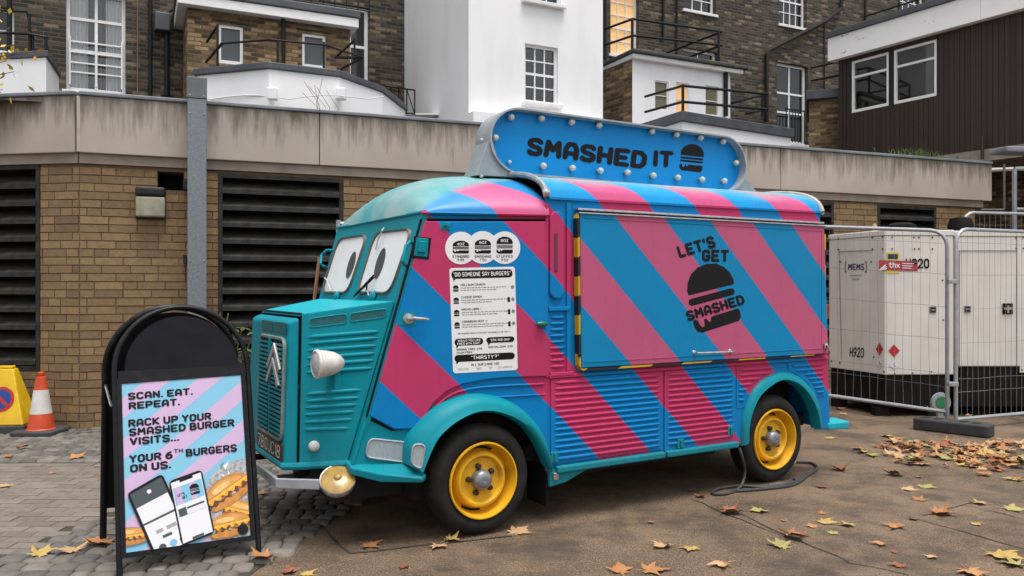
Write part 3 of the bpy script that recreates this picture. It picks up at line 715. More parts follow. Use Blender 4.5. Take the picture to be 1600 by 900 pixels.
MB().box(-.10, xr+.35, -.18, 3, z1+.093, z1+.17).build('slate_roof', mat('mossy_slate', (.05, .05, .05, 1), (.11, .115, .05, 1), 5, .8, lo=.5, hi=.7, bump=.6, bscale=12), wr, bevel=.02)
MB().tube([(xr-.16, -.05, z1), (xr-.16, -.05, FR_.z(1130, 182))], .045, 8).build('downpipe', IRON, wr, smooth=True)
rl = MB(); zt = z1+.17; za, zb = zt+.55, zt+1.05
xa, xb = FR_.x(945), FR_.x(1125, -.05)
rl.tube([(FR_.x(988), -.02, FR_.z(988, 30)), (FR_.x(1127), -.02, FR_.z(1127, 50))], .025, 8); rl.tube([(FR_.x(988), -.02, FR_.z(988, 56)), (FR_.x(1127), -.02, FR_.z(1127, 71))], .025, 8)
for px, a, b in ((987, 30, 86), (1122, 47, 96)): rl.tube([(FR_.x(px), -.02, FR_.z(px, a)), (FR_.x(px), -.02, FR_.z(px, b))], .028, 8)
for py, py2 in ((30, 55), (56, 82)):
    rl.tube([(FR_.x(988), -.02, FR_.z(988, py)), (FR_.x(988)-.35, 2.2, FR_.z(988, py)+.05)], .025, 8)
for py in (50, 71): rl.tube([(FR_.x(1127), -.02, FR_.z(1127, py)), (FR_.x(1127)-.1, 2.2, FR_.z(1127, py)+.02)], .025, 8)
rl.build('roof_rail', IRON, wr)
# lower white extension in front of it
p = [W(985, 200, 14.9), W(1066, 174, 13.5), W(1236, 186, 15.0)]
zt = p[1][2]
b3, c = bay('low_extension', 'low white extension with lead roof edge and pipe rail right of the roof sign', [p[0][:2], p[1][:2], p[2][:2], (p[2][0]-.6, 17.2), (p[0][0], 16)], 0, zt-.17, .17)
L = lambda px, py, Y: tuple(Vector(W(px, py, Y)) - Vector((c[0], c[1], 0)))
rl = MB()
rl.tube([L(1008, 151, 15.0), L(1067, 134, 13.8), L(1199, 147, 15.0), L(1140, 162, 17)], .024, 8); rl.tube([L(1008, 175, 15.0), L(1067, 159, 13.8), L(1199, 171, 15.0), L(1165, 178, 17)], .024, 8)
for px, a, b, Y in ((1067, 132, 176, 13.8), (1135, 139, 178, 14.4), (1191, 146, 182, 15.0)): rl.tube([L(px, a, Y), L(px, b, Y)], .026, 8)
rl.build('roof_rail', IRON, b3)
# little brick lean-to with lead roof and black steps rail at its foot
FL_ = Fr(*W(1264, 200, 17.5)[:2], .93, -.35)
lt = thing('brick_lean_to', 'small brown brick lean-to with grey lead roof left of the brown cladding', 'building', FL_.loc(), FL_.rz)
z1 = FL_.z(1264, 157); m = MB(); m.box(0, 2, 0, 2.4, 0, z1); m.build('wall', YLB, lt)
m = MB(); m.box(-.06, 2.1, -.1, 2.5, z1+.002, z1+.2); m.build('lead_roof', LEADD, lt, bevel=.015)
sr = thing('stair_railing', 'black iron stair railing on the flat roof below the brick lean-to', 'railing', FL_.w(0, -1.2, 3.44), FL_.rz)
m = MB(); 
for k in range(6): xx = .05+k*.17; m.tube([(xx, 0, 0), (xx, 0, .62+.03*k)], .014, 6)
m.tube([(.05, 0, .62), (.9, 0, .78)], .018, 6); m.tube([(.1, 0, .08), (.95, 0, .62)], .016, 6); m.tube([(.05, 0, .62), (-.1, 0, 0)], .016, 6); m.build('bars', IRON, sr)
m = MB(); m.tube([W(1267, 106, 17.4), W(1330, 92, 17.0)], .026, 8); m.tube([W(1267, 126, 17.4), W(1330, 114, 17.0)], .026, 8)
o = m.build('upper_rail', IRON); o.parent = lt; o.matrix_parent_inverse = Matrix.LocRotScale(lt.location, lt.rotation_euler, None).inverted()

# brown boarded building with white fascia, right
FC = Fr(6.94, 17.0, .539, -.842)       # runs towards the camera
bb = thing('boarded_building', 'dark brown timber-clad upper storey with a peeling white fascia', 'building', FC.loc(), FC.rz)
zb, zf, zt = 4.0, FC.z(1312, 95), FC.z(1308, 60); XL = 9.0
hC = [rect(FC, 1330, 86, 1388, 177), rect(FC, 1396, 67, 1463, 165)]
hC = [(a, b, min(c, d), max(c, d)) for a, b, c, d in hC]
hC[0] = (hC[0][0], hC[0][1], FC.z(1330, 177), FC.z(1330, 96)); hC[1] = (hC[1][0], hC[1][1], hC[0][2], hC[0][3])
BRN = var_mat('brown_board', (.022, .0105, .008, 1), (.028, .0135, .0105, 1), (.034, .017, .013, 1), .65, 9, .25, .3)
x = 0.0; bw = .098; BLK = mat('board_gap', (.006, .004, .0035, 1))
m = MB(); wall(m, 0, XL, zb, zf, hC, .012, .09); m.build('board_backing', BLK, bb)
k = 0
while x < XL-.01:
    segs = [(zb, zf)]
    for h in hC:
        if h[0] < x+bw-.004 and h[1] > x+.004: segs = [(zb, h[2]), (h[3], zf)]
    for a, b in segs: MB().box(x+.004, x+bw-.004, -.008, .010, a, b).build('board', BRN, bb)
    x += bw; k += 1
def peel():
    t = NT('peeling_white'); v = t.coord('Object'); n = t.noise(t.coord('Object', None, (1, 1, 2.2)), 3.2, 5, .7)
    c = t.mix(t.ramp(n, .655, .665), (.86, .855, .85, 1), (.34, .32, .29, 1)); c = t.mix(t.math('MULTIPLY', t.ramp(t.noise(v, 2, 4), .5, .8), .25), c, (.62, .60, .57, 1)); t.base(c, .6); return t.m
PEEL = peel()
for a, b in ((-.15, 3.0), (3.004, 6.2), (6.204, XL)): MB().box(a, b, -.16, .2, zf+.001, zt-.002).build('fascia_board', PEEL, bb, bevel=.006)
MB().box(-.2, XL, -.21, 6, zt, zt+.12).build('lead_roof', LEADD, bb, bevel=.012)
MB().box(-.012, XL, .2, 6, zb+.002, zf).build('side_core', BLK, bb)
for h in hC:
    w = window(bb, *h, .03, 1, 2, CLR, .05, .045, False, False, rsplit=[.70])
    room(bb, h[0], h[1], h[2], h[3], .10, mat('office_grey', (.50, .50, .48, 1), (.22, .22, .20, 1), .8, .8), .25)
MB().box(.02, XL, -.02, .5, zb-.22, zb-.004).build('concrete_slab', CONC2, bb)
m = MB(); wall(m, -1, XL, 0, zb-.22, [], 1.6); m.build('lower_wall', YLB, bb)
rr = MB(); zz = zt+.12
for k in range(5):
    xx = .8+k*.8; rr.tube([(xx, .9, zz), (xx, .9, zz+1.0)], .02, 6)
rr.tube([(.0, .9, zz+1.0), (5, .9, zz+1.0)], .02, 6); rr.tube([(.0, .9, zz+.5), (5, .9, zz+.5)], .02, 6); rr.build('roof_rail', IRON, bb)
MB().tube([W(1535, 248, 14.4), W(1535, 212, 14.4)], .03, 8).build('vent_pipe', mat('rust_pipe', (.03, .016, .012, 1)), bb).matrix_parent_inverse = Matrix.LocRotScale(bb.location, bb.rotation_euler, None).inverted()
# steel access frame at the right edge
sf = thing('access_frame', 'grey steel access frame with rails cut off by the right edge', 'frame', W(1590, 450, 11.5)[:2] + (0,), .12)
STL = mat('frame_steel', (.20, .225, .25, 1), (.27, .29, .31, 1), 10, .45, .3)
m = MB(); m.tube([(-.05, 0, 0), (-.05, 0, 3.2)], .032, 8); m.tube([(1.6, 0, 0), (1.6, 0, 3.45)], .045, 8)
for z in (2.2, 2.62, 3.2): m.tube([(-.05, 0, z), (1.6, 0, z)], .028, 8)
m.build('frame', STL, sf, smooth=True)
MB().box(-.22, 1.8, -.06, .3, 3.44, 3.52).build('gutter', LEAD, sf, bevel=.02)
pp = thing('wall_pipe', 'cream horizontal pipe running past the outbuilding end', 'pipe', W(1538, 266, 13.9))
MB().tube([(0, 0, 0), (3.0, -.5, .06)], .035, 8).build('pipe', mat('cream_pipe', (.55, .50, .42, 1)), pp, smooth=True)
pp = thing('conduit', 'thin dark conduit on the brick wall beside the access frame', 'conduit', W(1569, 326, 13.6))
m = MB(); m.tube([(0, 0, 0), (0, 0, .75)], .02, 6); m.tube([(-.4, 0, -.02), (.0, 0, -.02), (.0, 0, .03)], .02, 6); m.build('tube', mat('dull_pipe', (.12, .12, .12, 1)), pp)

# ------------------------------------------------------------------ the van
FV = Fr(-.2, 4.80, .857, .515)         # x from the front axle to the rear, y across the van, near side at 0
van = thing('food_van', 'corrugated burger van in pink and blue diagonal stripes with teal nose', 'van', FV.loc(), FV.rz)
YC = .895; WID = 2*YC
def paint(name, blue, pink, teal=None, grime=.25, rough=.42, roof=False, k=0.0):
    t = NT(name); v = t.coord('Object', van); x = t.xyz(v)
    if teal is None:
        zz = t.math('SUBTRACT', x[2], 1.5)
        if roof: zz = t.math('ADD', zz, t.math('MULTIPLY', t.math('MAXIMUM', t.math('SUBTRACT', x[1], .0), 0.0), k))
        c = t.math('ADD', x[0], t.math('MULTIPLY', zz, 1.03))
        s = t.math('MODULO', t.math('ADD', t.math('DIVIDE', t.math('SUBTRACT', c, .165), .4345), 20.0), 2.0)
        base = t.mix(t.math('GREATER_THAN', s, 1.0), blue, pink)
    else: base = teal
    n = t.noise(v, 2.2, 6, .65); n2 = t.noise(v, 24, 5, .7)
    base = t.mix(t.math('MULTIPLY', t.ramp(n, .42, .75), grime), base, (.035, .06, .07, 1))
    base = t.mix(t.math('MULTIPLY', t.ramp(n2, .60, .78), grime*.45), base, (.22, .25, .26, 1))
    low = t.math('MULTIPLY', t.ramp(t.math('ADD', x[2], t.math('MULTIPLY', t.noise(v, 6, 5), .5)), .42, .85, (1, 1, 1, 1), (0, 0, 0, 1)), grime*1.3)
    base = t.mix(low, base, (.055, .05, .045, 1))
    if roof:
        fade = t.math('MULTIPLY', t.ramp(t.math('ADD', t.math('MULTIPLY', x[1], 1.0), t.math('MULTIPLY', n, .25)), .16, .36), .8)
        base = t.mix(fade, base, t.mix(t.ramp(t.noise(v, 3, 5), .38, .66), (.17, .42, .42, 1), (.38, .47, .43, 1)))
    drip = t.noise(t.comb(t.math('MULTIPLY', x[0], 34.0), t.math('MULTIPLY', x[1], 34.0), t.math('MULTIPLY', x[2], 1.3)), 1.0, 4, .6)
    base = t.mix(t.math('MULTIPLY', t.ramp(drip, .55, .78), grime*1.1), base, (.045, .045, .04, 1))
    chip = t.math('MULTIPLY', t.ramp(t.noise(v, 55, 4, .75), .70, .73), t.ramp(t.noise(v, 3.3, 3), .50, .62))
    base = t.mix(t.math('MULTIPLY', chip, .75), base, (.13, .085, .06, 1))
    t.base(base, t.math('ADD', rough-.08, t.math('MULTIPLY', n2, .2)), 0, .14); t.bump(t.math('ADD', t.math('MULTIPLY', t.noise(v, 2.3, 2), 3.0), t.noise(v, 9, 3)), .10, .012); return t.m
BLU, PNK, TEA = (.001, .185, .46, 1), (.46, .036, .122, 1), (.001, .215, .27, 1)
STR = paint('striped_paint', BLU, PNK, grime=.16)
STH = paint('faded_striped_paint', (.005, .205, .42, 1), (.44, .090, .180, 1), grime=.12, rough=.3)
STR_ROOF = paint('roof_paint', (.008, .25, .54, 1), (.50, .080, .20, 1), grime=.22, roof=True, k=.35)
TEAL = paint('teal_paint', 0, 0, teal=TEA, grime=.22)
TEAL_LIT = paint('top_lit_teal_paint', 0, 0, teal=(.012, .345, .41, 1), grime=.14, rough=.4)  # chalky teal, lightened for overhead light on bonnet top and bumperette
def faded():
    t = NT('faded_roof_paint'); v = t.coord('Object', van); x = t.xyz(v); n = t.noise(v, 2.5, 6, .65)
    c = t.math('ADD', x[0], t.math('MULTIPLY', t.math('ADD', t.math('SUBTRACT', x[2], 1.5), t.math('MULTIPLY', t.math('SUBTRACT', x[1], .06), .30)), 1.03))
    s = t.math('MODULO', t.math('ADD', t.math('DIVIDE', t.math('SUBTRACT', c, .165), .4345), 20.0), 2.0)
    st = t.mix(t.math('GREATER_THAN', s, 1.0), (.008, .20, .47, 1), (.50, .085, .21, 1))
    chalk = t.mix(t.ramp(n, .36, .64), (.045, .30, .33, 1), (.24, .37, .37, 1))
    edge = t.math('ADD', t.math('MULTIPLY', x[1], 1.25), t.math('MULTIPLY', x[0], -.42)); edge = t.math('ADD', edge, t.math('MULTIPLY', n, .12))
    cc = t.mix(t.ramp(edge, .30, .42), st, chalk); t.base(cc, .42); t.bump(t.noise(v, 9, 3), .06, .01); return t.m
CABROOF = faded()
RUB = mat('tyre_rubber', (.008, .008, .008, 1), (.022, .020, .017, 1), 9, .8, bump=.4, bscale=80, spec=.25)
BLKR = mat('black_rubber', (.009, .009, .009, 1), rough=.7, spec=.15)
YEL = mat('yellow_rim', (.72, .38, .010, 1), (.42, .22, .015, 1), 7, .45, lo=.45, hi=.8)
CHR = mat('chrome', (.62, .62, .63, 1), (.42, .42, .43, 1), 20, .22, .9)
ALU = mat('grey_aluminium', (.36, .39, .42, 1), (.29, .31, .34, 1), 14, .45, .3)
SILV = mat('hub_silver', (.25, .26, .28, 1), (.18, .19, .20, 1), 20, .4, .5)
CRM = mat('chalky_lamp', (.58, .55, .52, 1), (.40, .37, .34, 1), 14, .5)
WST = mat('sticker_white', (.74, .74, .75, 1), (.69, .69, .70, 1), 5, .35)
INK = mat('sticker_black', (.006, .006, .007, 1), rough=.5, spec=.2)
PUP = mat('pupil_grey', (.045, .043, .045, 1), (.055, .053, .055, 1), 30, .7)
SEAL = mat('olive_seal', (.075, .065, .045, 1), (.12, .10, .07, 1), 14, .6)
UND = mat('underbody', (.010, .009, .008, 1), (.02, .018, .016, 1), 8, .9)
def cy(x): return .1538*(.47-x)         # the cab tapers towards the nose
def C(x, z, off=0.0): return (x + off*.15, cy(x) - off, z)
def S(px, py, y=0.0): return FV.at(px, py, y)
def CP(px, py, off=0.0):
    p = FV.plane(px, py, (.47-.0, -off, 0), (.1538, 1, 0)); return tuple(p)
FI = [(-.376, .433), (-.308, .564), (-.261, .629), (-.151, .703), (-.006, .745), (.144, .722), (.299, .642), (.405, .52), (.487, .36)]
FO = [(-.44, .47), (-.43, .60), (-.36, .70), (-.242, .79), (-.082, .843), (.049, .848), (.219, .799), (.36, .699), (.468, .553), (.522, .34)]
RI = [(2.261, .342), (2.279, .505), (2.37, .663), (2.518, .75), (2.651, .78), (2.806, .738), (2.936, .636), (3.027, .495), (3.058, .371)]
RO = [(2.210, .320), (2.225, .520), (2.305, .690), (2.433, .795), (2.640, .848), (2.835, .805), (3.010, .680), (3.095, .525), (3.120, .380)]
def smooth(pts, n):                      # catmull-rom resample
    P = [Vector((p[0], p[1])) for p in pts]; out = []
    for i in range(n+1):
        t = i/n*(len(P)-1); k = min(int(t), len(P)-2); f = t-k
        a, b, c, d = P[max(k-1, 0)], P[k], P[k+1], P[min(k+2, len(P)-1)]
        out.append(tuple(.5*((2*b) + (c-a)*f + (2*a-5*b+4*c-d)*f*f + (3*b-a-3*c+d)*f**3)))
    return out
# cargo side
m = MB(); side = [(.49, 2.06), (3.11, 2.095), (3.20, .95), (3.235, .35), (3.075, .36)] + [(x+.006, z+.008) for x, z in smooth(RI, 24)[::-1]] + [(2.245, .33), (.49, .33)]
m.ext([(x, 0, z) for x, z in side], (0, .03, 0)); m.build('body_side', STR, van, bevel=.006)
m = MB(); m.ext([(x, WID, z) for x, z in [(.49, 2.06), (3.11, 2.095), (3.235, .35), (.49, .33)]], (0, -.03, 0)); m.build('body_side', STR, van)
m = MB(); m.poly([(3.11, .02, 2.095), (3.11, WID-.02, 2.095), (3.225, WID-.02, .36), (3.225, .02, .36)]); m.build('rear_wall', STR, van, solid=.03)
m = MB(); m.box(.46, 3.16, .20, WID-.2, .36, .46); m.box(-.85, .5, .42, WID-.35, .34, .46); m.box(-.1, 3.1, .30, .34, .25, .9); m.box(-.3, .2, .25, .7, .2, .4); m.box(-.75, -.2, .45, 1.3, .2, .36); m.box(.3, 2.3, .75, 1.1, .16, .34)
m.box(.5, 2.2, .25, .6, .22, .36); m.build('underbody', UND, van)  # low boxes for gearbox and exhaust, added to deepen shade under the van
# roof of the cargo body
def zroof(y):
    e = abs(y-YC)/YC; return (1 - min(1, e)**3.2)**(1/2.2)
def cargo_roof(s, t):
    x = .50 + 2.62*s; y = -.012 + (WID+.024)*(.5-.5*math.cos(math.pi*t)); zg = 2.058+.038*s
    return (x - (.03*s if t in (0, 1) else 0), y, zg + .205*zroof(min(max(y, 0), WID)))
MB().grid(cargo_roof, 20, 40).build('cargo_roof', STR_ROOF, van, smooth=True)
m = MB(); m.tube([(3.125, *cargo_roof(1, k/30)[1:]) for k in range(31)], .022, 8); m.build('rear_roof_edge', mat('grey_trim', (.42, .42, .40, 1), (.25, .25, .23, 1), 10, .5), van, smooth=True)
m = MB(); m.tube([(.485, *[(q[1], q[2]+.006) for q in [cargo_roof(0, (k+1)/32)]][0]) for k in range(31)], .020, 8); m.build('roof_joint', mat('roof_joint_trim', (.26, .33, .34, 1), (.14, .16, .16, 1), 12, .5), van, smooth=True)
m = MB(); m.ext([(.50, -.016, 2.050), (3.13, -.016, 2.088), (3.13, -.016, 2.102), (.50, -.016, 2.064)], (0, .02, 0)); m.build('rain_gutter', STR, van)
sx, sz = S(851, 301); MB().lathe([(0, .02), (.014, .018), (.018, .008), (.026, .006), (.028, 0)], Matrix.Translation((sx, -.02, sz)) @ Matrix.Rotation(R(90), 4, 'X'), 16).build('roof_bolt', CHR, van, smooth=True)
# corrugated lower panels
def rib(mb, x0, x1, z, r=.0125, d=.013, y=0.0, fn=None):
    n = 6; tp = min(.045, (x1-x0)*.3); xs = [(x0, .05), (x0+tp*.35, .55), (x0+tp, 1), (x1-tp, 1), (x1-tp*.35, .55), (x1, .05)]
    vs = []
    for x, k in xs:
        for i in range(n+1):
            a = math.pi*i/n; p = (x, y - d*k*math.sin(a), z + r*k*math.cos(a)); vs.append(fn(*p) if fn else p)
    w = n+1; mb.add(vs, [(j*w+i, j*w+i+1, (j+1)*w+i+1, (j+1)*w+i) for j in range(len(xs)-1) for i in range(n)])
def arch_x(z, left=True):
    pts = [p for p in smooth(RO, 40)]; c = [p[0] for p in pts if abs(p[1]-z) < .04]
    c = [q for q in c if (q < 2.64) == left]; return (min(c) if left else max(c)) if c else 2.64
PITCH = .0372
def ribbed(x0, x1, z0, z1, rz, m_=STR):
    m = MB(); m.box(x0, x1, -.010, -.001, z0, z1)
    for z in rz: rib(m, x0+.025, x1-.022, z, y=-.0101)
    return m.build('ribbed_panel', m_, van, smooth=True, bevel=0, angle=50)
z = [.405+PITCH*k for k in range(14)]
ribbed(.515, 1.440, .375, .912, z); ribbed(1.462, 2.150, .360, .912, z)
m = MB(); zc_ = [(2.172, arch_x(.75)-.0), ]
m.poly([(2.168, -.004, .915), (2.168, -.004, .60), (2.26, -.004, .60), (2.33, -.004, .72), (2.44, -.004, .80), (2.60, -.004, .85), (2.62, -.004, .915)])
for zz, xe in ((.735, 2.285), (.772, 2.34), (.809, 2.42), (.846, 2.53), (.883, 2.56)): rib(m, 2.185, xe, zz, y=-.0042)
for zz in (.66, .698): rib(m, 2.185, 2.25, zz, y=-.0042)
m.build('ribbed_panel', STR, van, smooth=True)
m = MB(); m.poly([(2.72, -.004, .915), (2.74, -.004, .85), (2.86, -.004, .80), (2.97, -.004, .73), (3.03, -.004, .62), (3.17, -.004, .62), (3.165, -.004, .915)])
for zz, xe in ((.66, 3.06), (.697, 3.03), (.735, 3.0), (.772, 2.96), (.809, 2.91), (.846, 2.80), (.883, 2.76)): rib(m, xe, 3.155, zz, y=-.0042)
m.build('ribbed_panel', STR, van, smooth=True)
# belt moulding, sill rails
m = MB(); m.box(.50, 3.19, -.022, -.002, .918, .940); m.build('belt_rail', STR, van, bevel=.005)
for a, b in ((.545, 1.445), (1.462, 2.155)):
    MB().box(a, b, -.045, .0, .318, .362).build('sill_rail', TEAL, van, bevel=.01)
for xx, zz in ((.535, .42), (2.09, .445), (1.60, .40)): 
    mm = MB().box(xx-.03, xx+.03, -.024, -.0115, zz-.035, zz+.035); mm.box(xx-.008, xx+.008, -.034, -.0241, zz-.028, zz+.028); mm.build('panel_latch', TEAL, van, bevel=.004)
m = MB(); m.ext([(.50, -.02, .36), (.60, -.02, .318), (.80, -.02, .315), (.62, -.02, .25), (.50, -.02, .235)], (0, .03, 0)); m.build('jacking_bracket', TEAL, van, bevel=.006)
MB().box(.52, .56, -.032, -.0205, .275, .325).build('towing_eye', CHR, van, bevel=.006)
# serving hatch
HX0, HX1, HZ0, HZ1 = .712, 3.118, .975, 1.975
m = MB(); m.ext([(HX0, -.05, HZ1), (HX1-.02, -.05, HZ1+.008), (HX1+.03, -.05, HZ0-.008), (HX0+.012, -.05, HZ0)], (0, .042, 0)); hat = m.build('serving_hatch', STH, van, bevel=.008)
m = MB(); i = .035
a, b, c, d = HX0+i, HX1-i-.02, HZ0+i, HZ1-i
for q in ((a, b, d, d+.008), (a, b, c, c+.006), (b, b+.008, c, d)): m.box(q[0], q[1], -.0535, -.0501, q[2], q[3])
m.build('edge_bead', STH, hat)
m = MB(); m.ext([(HX0-.012, -.05, 1.988), (HX1-.02, -.05, 1.999), (HX1-.02, -.05, 2.014), (HX0-.012, -.05, 2.003)], (0, .05, 0)); m.ext([(HX0-.012, -.062, 1.966), (HX1-.02, -.062, 1.977), (HX1-.02, -.062, 1.987), (HX0-.012, -.062, 1.976)], (0, .05, 0))
m.build('hinge_rail', CHR, hat, bevel=.003)
def hazard():
    t = NT('hazard_tape'); v = t.coord('Object', van); x = t.xyz(v)
    s = t.math('MODULO', t.math('ADD', t.math('DIVIDE', t.math('SUBTRACT', x[2], t.math('MULTIPLY', x[0], .45)), .125), 100.0), 2.0)
    t.base(t.mix(t.math('GREATER_THAN', s, 1.0), (.010, .010, .010, 1), (.50, .29, .010, 1)), .5); return t.m
HAZ = hazard()
m = MB(); m.ext([(HX0-.022, -.0515, 1.94), (HX0-.014, -.0515, 1.965), (HX0-.004, -.0515, 1.93), (HX0+.006, -.0515, HZ0), (HX0-.008, -.0515, HZ0+.02)], (0, .045, 0)); m.build('hazard_strip', HAZ, hat)
m = MB(); m.ext([(HX0, -.052, HZ0-.003), (HX1, -.052, HZ0-.010), (HX1, -.052, HZ0-.013), (HX0+.03, -.052, HZ0-.018)], (0, .045, 0)); m.build('hazard_strip', HAZ, hat)
MB().box(3.135, 3.165, -.012, -.002, 1.55, 1.93).build('side_reflector', HAZ, van)
hA_, hB_ = S(1086, 551, -.06), S(1142, 549, -.06)
m = MB(); m.tube([(hA_[0], -.052, hA_[1]), (hA_[0], -.09, hA_[1]), (hA_[0]+.02, -.1, hA_[1]), (hB_[0]-.02, -.1, hB_[1]), (hB_[0], -.09, hB_[1]), (hB_[0], -.052, hB_[1])], .008, 8)
for q in (hA_, hB_): m.lathe([(0, .012), (.014, .01), (.018, 0)], Matrix.Translation((q[0], -.0505, q[1])) @ Matrix.Rotation(R(90), 4, 'X'), 12)
m.build('hatch_handle', CHR, hat, smooth=True)
q = S(905, 555, -.05); MB().lathe([(0, .008), (.012, .006), (.014, 0)], Matrix.Translation((q[0], -.051, q[1])) @ Matrix.Rotation(R(90), 4, 'X'), 12).build('rubber_stop', BLKR, hat)
lk = S(1285, 540, -.03); m = MB(); m.box(lk[0]-.02, lk[0]+.02, -.07, -.051, lk[1]-.02, lk[1]+.02); m.tube([(lk[0], -.075, lk[1]+.01), (lk[0]+.03, -.085, lk[1]-.06)], .009, 6); m.build('hatch_lock', CHR, hat, bevel=.003)
# print on the hatch
HFN = lambda a, b, l=0.0: (lambda p: (p[0], -.0512-l, p[1]))(S(a, b, -.0512))
m = MB()
text(m, "LET'S", HFN, 1056, 384, 22, 2.0, .9, R(-17), width=60); text(m, 'GET', HFN, 1097, 388.5, 21.5, 2.0, .9, R(1), width=42)
A_ = R(-15)
def rot(pts, cx, cy_, a): return [(cx + x*math.cos(a) - y*math.sin(a), cy_ + x*math.sin(a) + y*math.cos(a)) for x, y in pts]
m.poly([HFN(*p) for p in rot([(-37, 13), (-38, 6), (-34, -6), (-26, -18), (-13, -26), (2, -28), (16, -25), (27, -17), (34, -6), (37, 6), (36, 12), (33, 13)], 1109, 440, R(-14))])
m.poly([HFN(*p) for p in rot(rrect(-37, -5.5, 37, 5.5, 5), 1112, 464, R(-15))])
text(m, 'SMASHED', HFN, 1070, 486, 18, 2.0, .7, R(-17), width=94)
m.poly([HFN(*p) for p in rot([(-37, -9), (-33, -12), (-29, -9), (-28, -1), (-25, 3), (-21, 2), (-20, -6), (-18, -9), (-15, -7), (-13, -2), (-10, -2), (-8, -8), (-4, -9), (36, -9), (38, -6), (37, 5), (32, 10), (-28, 11), (-35, 7), (-37, 0)], 1121, 501, R(-17))])
m.build('hatch_logo', INK, hat, fix=False)
# pillar between door and hatch
def pill(px0, py0, px1, py1, r, d, name, mt, par=van, y=0.0):
    a = S(px0, py1, y); b = S(px1, py0, y); m = MB(); m.ext([(x, y-d, z) for x, z in rrect(a[0], a[1], b[0], b[1], r, 5)], (0, d-.001, 0)); return m.build(name, mt, par, bevel=min(.008, d*.45))
pill(857, 331, 879, 467, .05, .022, 'pressed_bulge', STR); pill(866, 364, 871, 424, .006, .004, 'vent_slot', mat('slot_dark', (.12, .02, .05, 1)), y=-.0225)
m = MB(); q0, q1 = S(856, 486), S(889, 479); m.box(q0[0], q1[0], -.02, -.001, q0[1], q1[1]); q0, q1 = S(858, 590), S(890, 580); m.box(q0[0], q1[0]+.02, -.022, -.001, q0[1], q1[1])
q0, q1 = S(884, 580), S(893, 318); m.box(q0[0], q1[0]-.012, -.014, -.001, q0[1], q1[1]); q0, q1 = S(851, 590), S(856, 320); m.box(q0[0], q1[0]-.004, -.014, -.001, q0[1], q1[1])
m.build('pillar_frame', STR, van, bevel=.004)
m = MB(); a, b = S(858, 578), S(884, 490)
for k in range(9): rib(m, a[0]+.006, b[0]-.004, a[1]+.02+k*.039, .012, .014, -.001)
m.build('ribbed_panel', STR, van, smooth=True)
# cab side
cs = [(-.285, 1.93), (.49, 1.945), (.49, .34)] + [(x+.004, z+.006) for x, z in smooth(FI, 24)[::-1]] + [(-.42, .56), (-.43, .655), (-.61, .74)]
for nr in (True, False):
    m = MB(); P = [C(x, z) for x, z in cs]
    if not nr: P = [(x, WID-y, z) for x, y, z in P]
    m.ext(P, (0, .02 if nr else -.02, 0)); m.build('cab_side', STR, van, bevel=.004)
m = MB(); m.ext([C(x, z, .002) for x, z in [(-.648, .745), (-.50, .66), (-.34, .652), (-.40, .42), (-.60, .46), (-.72, .48)]], (0, .02, 0)); m.build('cowl_panel', TEAL, van)
# door
dpts = [(-.312, 1.885), (.466, 1.908), (.478, .935), (.20, .938), (.086, .934), (-.081, .911), (-.179, .873), (-.258, .808), (-.31, .727), (-.348, .662), (-.492, .667), (-.632, .752)]
m = MB(); m.ext([C(x, z, .003) for x, z in [(-.330, 1.896), (.474, 1.919), (.483, .940), (.086, .940), (-.081, .92), (-.25, .83), (-.335, .668), (-.500, .655), (-.655, .742)]], (0, .002, 0)); m.build('door_seal', BLKR, van)
m = MB(); m.ext([C(x, z, .022) for x, z in dpts], (0, .018, 0)); door = m.build('cab_door', STR, van, bevel=.006)
m = MB(); m.tube([C(-.327, 1.893, .010), C(-.648, .748, .010)], .007, 6); m.tube([C(-.327, 1.897, .008), C(.47, 1.921, .008)], .005, 6); m.build('door_gap', BLKR, van)
m = MB(); arc = smooth([(-.335, .668), (-.285, .735), (-.235, .800), (-.165, .855), (-.075, .888), (.09, .905), (.46, .905)], 24)
m.tube([C(x, z-.018, .006) for x, z in arc], .009, 6); m.build('arch_moulding', STR, van, smooth=True)
m = MB(); m.tube([C(-.10+.57*k/12, .84-.02, .004) for k in range(13)], .006, 6); m.build('arch_moulding', STR, van, smooth=True)
hp = CP(648, 498, .03); m = MB(); m.lathe([(0, .012), (.03, .010), (.034, 0)], Matrix.Translation((hp[0]-.035, hp[1]+.012, hp[2])) @ Matrix.Rotation(R(90+0), 4, 'X'), 16)
m.tube([(hp[0]-.035, hp[1]-.0, hp[2]), (hp[0]-.02, hp[1]-.03, hp[2]+.004), (hp[0]+.05, hp[1]-.036, hp[2]-.002), (hp[0]+.075, hp[1]-.034, hp[2]-.006)], [.016, .014, .011, .007], 8); m.build('door_handle', CHR, door, smooth=True)
pl_ = [CP(*p, .024) for p in ((626, 488), (650, 488), (650, 508), (622, 508))]; MB().ext(pl_, (0, .012, 0)).build('handle_plate', TEAL, door)
for (l, t, r_2, b) in ((690, 346, 706, 360), (650, 371, 670, 402)):
    q = [CP(*p, .026) for p in ((l+1, t), (r_2, t+2), (r_2-2, b), (l-3, b-2))]; MB().ext(q, (0, .02, 0)).build('door_hinge', TEAL, door, bevel=.004)
    q = [CP(*p, .040) for p in ((l+6, t+5), (r_2-3, t+6), (r_2-5, b-7), (l+3, b-8))]; MB().ext(q, (0, .013, 0)).build('hinge_knuckle', TEAL, door, bevel=.005)
    if b-t > 20: MB().ext([CP(*p, .0225) for p in ((l-3, t-2), (r_2+4, t+1), (r_2, b+4), (l-6, b+1))], (0, .002, 0)).build('hinge_recess', BLKR, door)
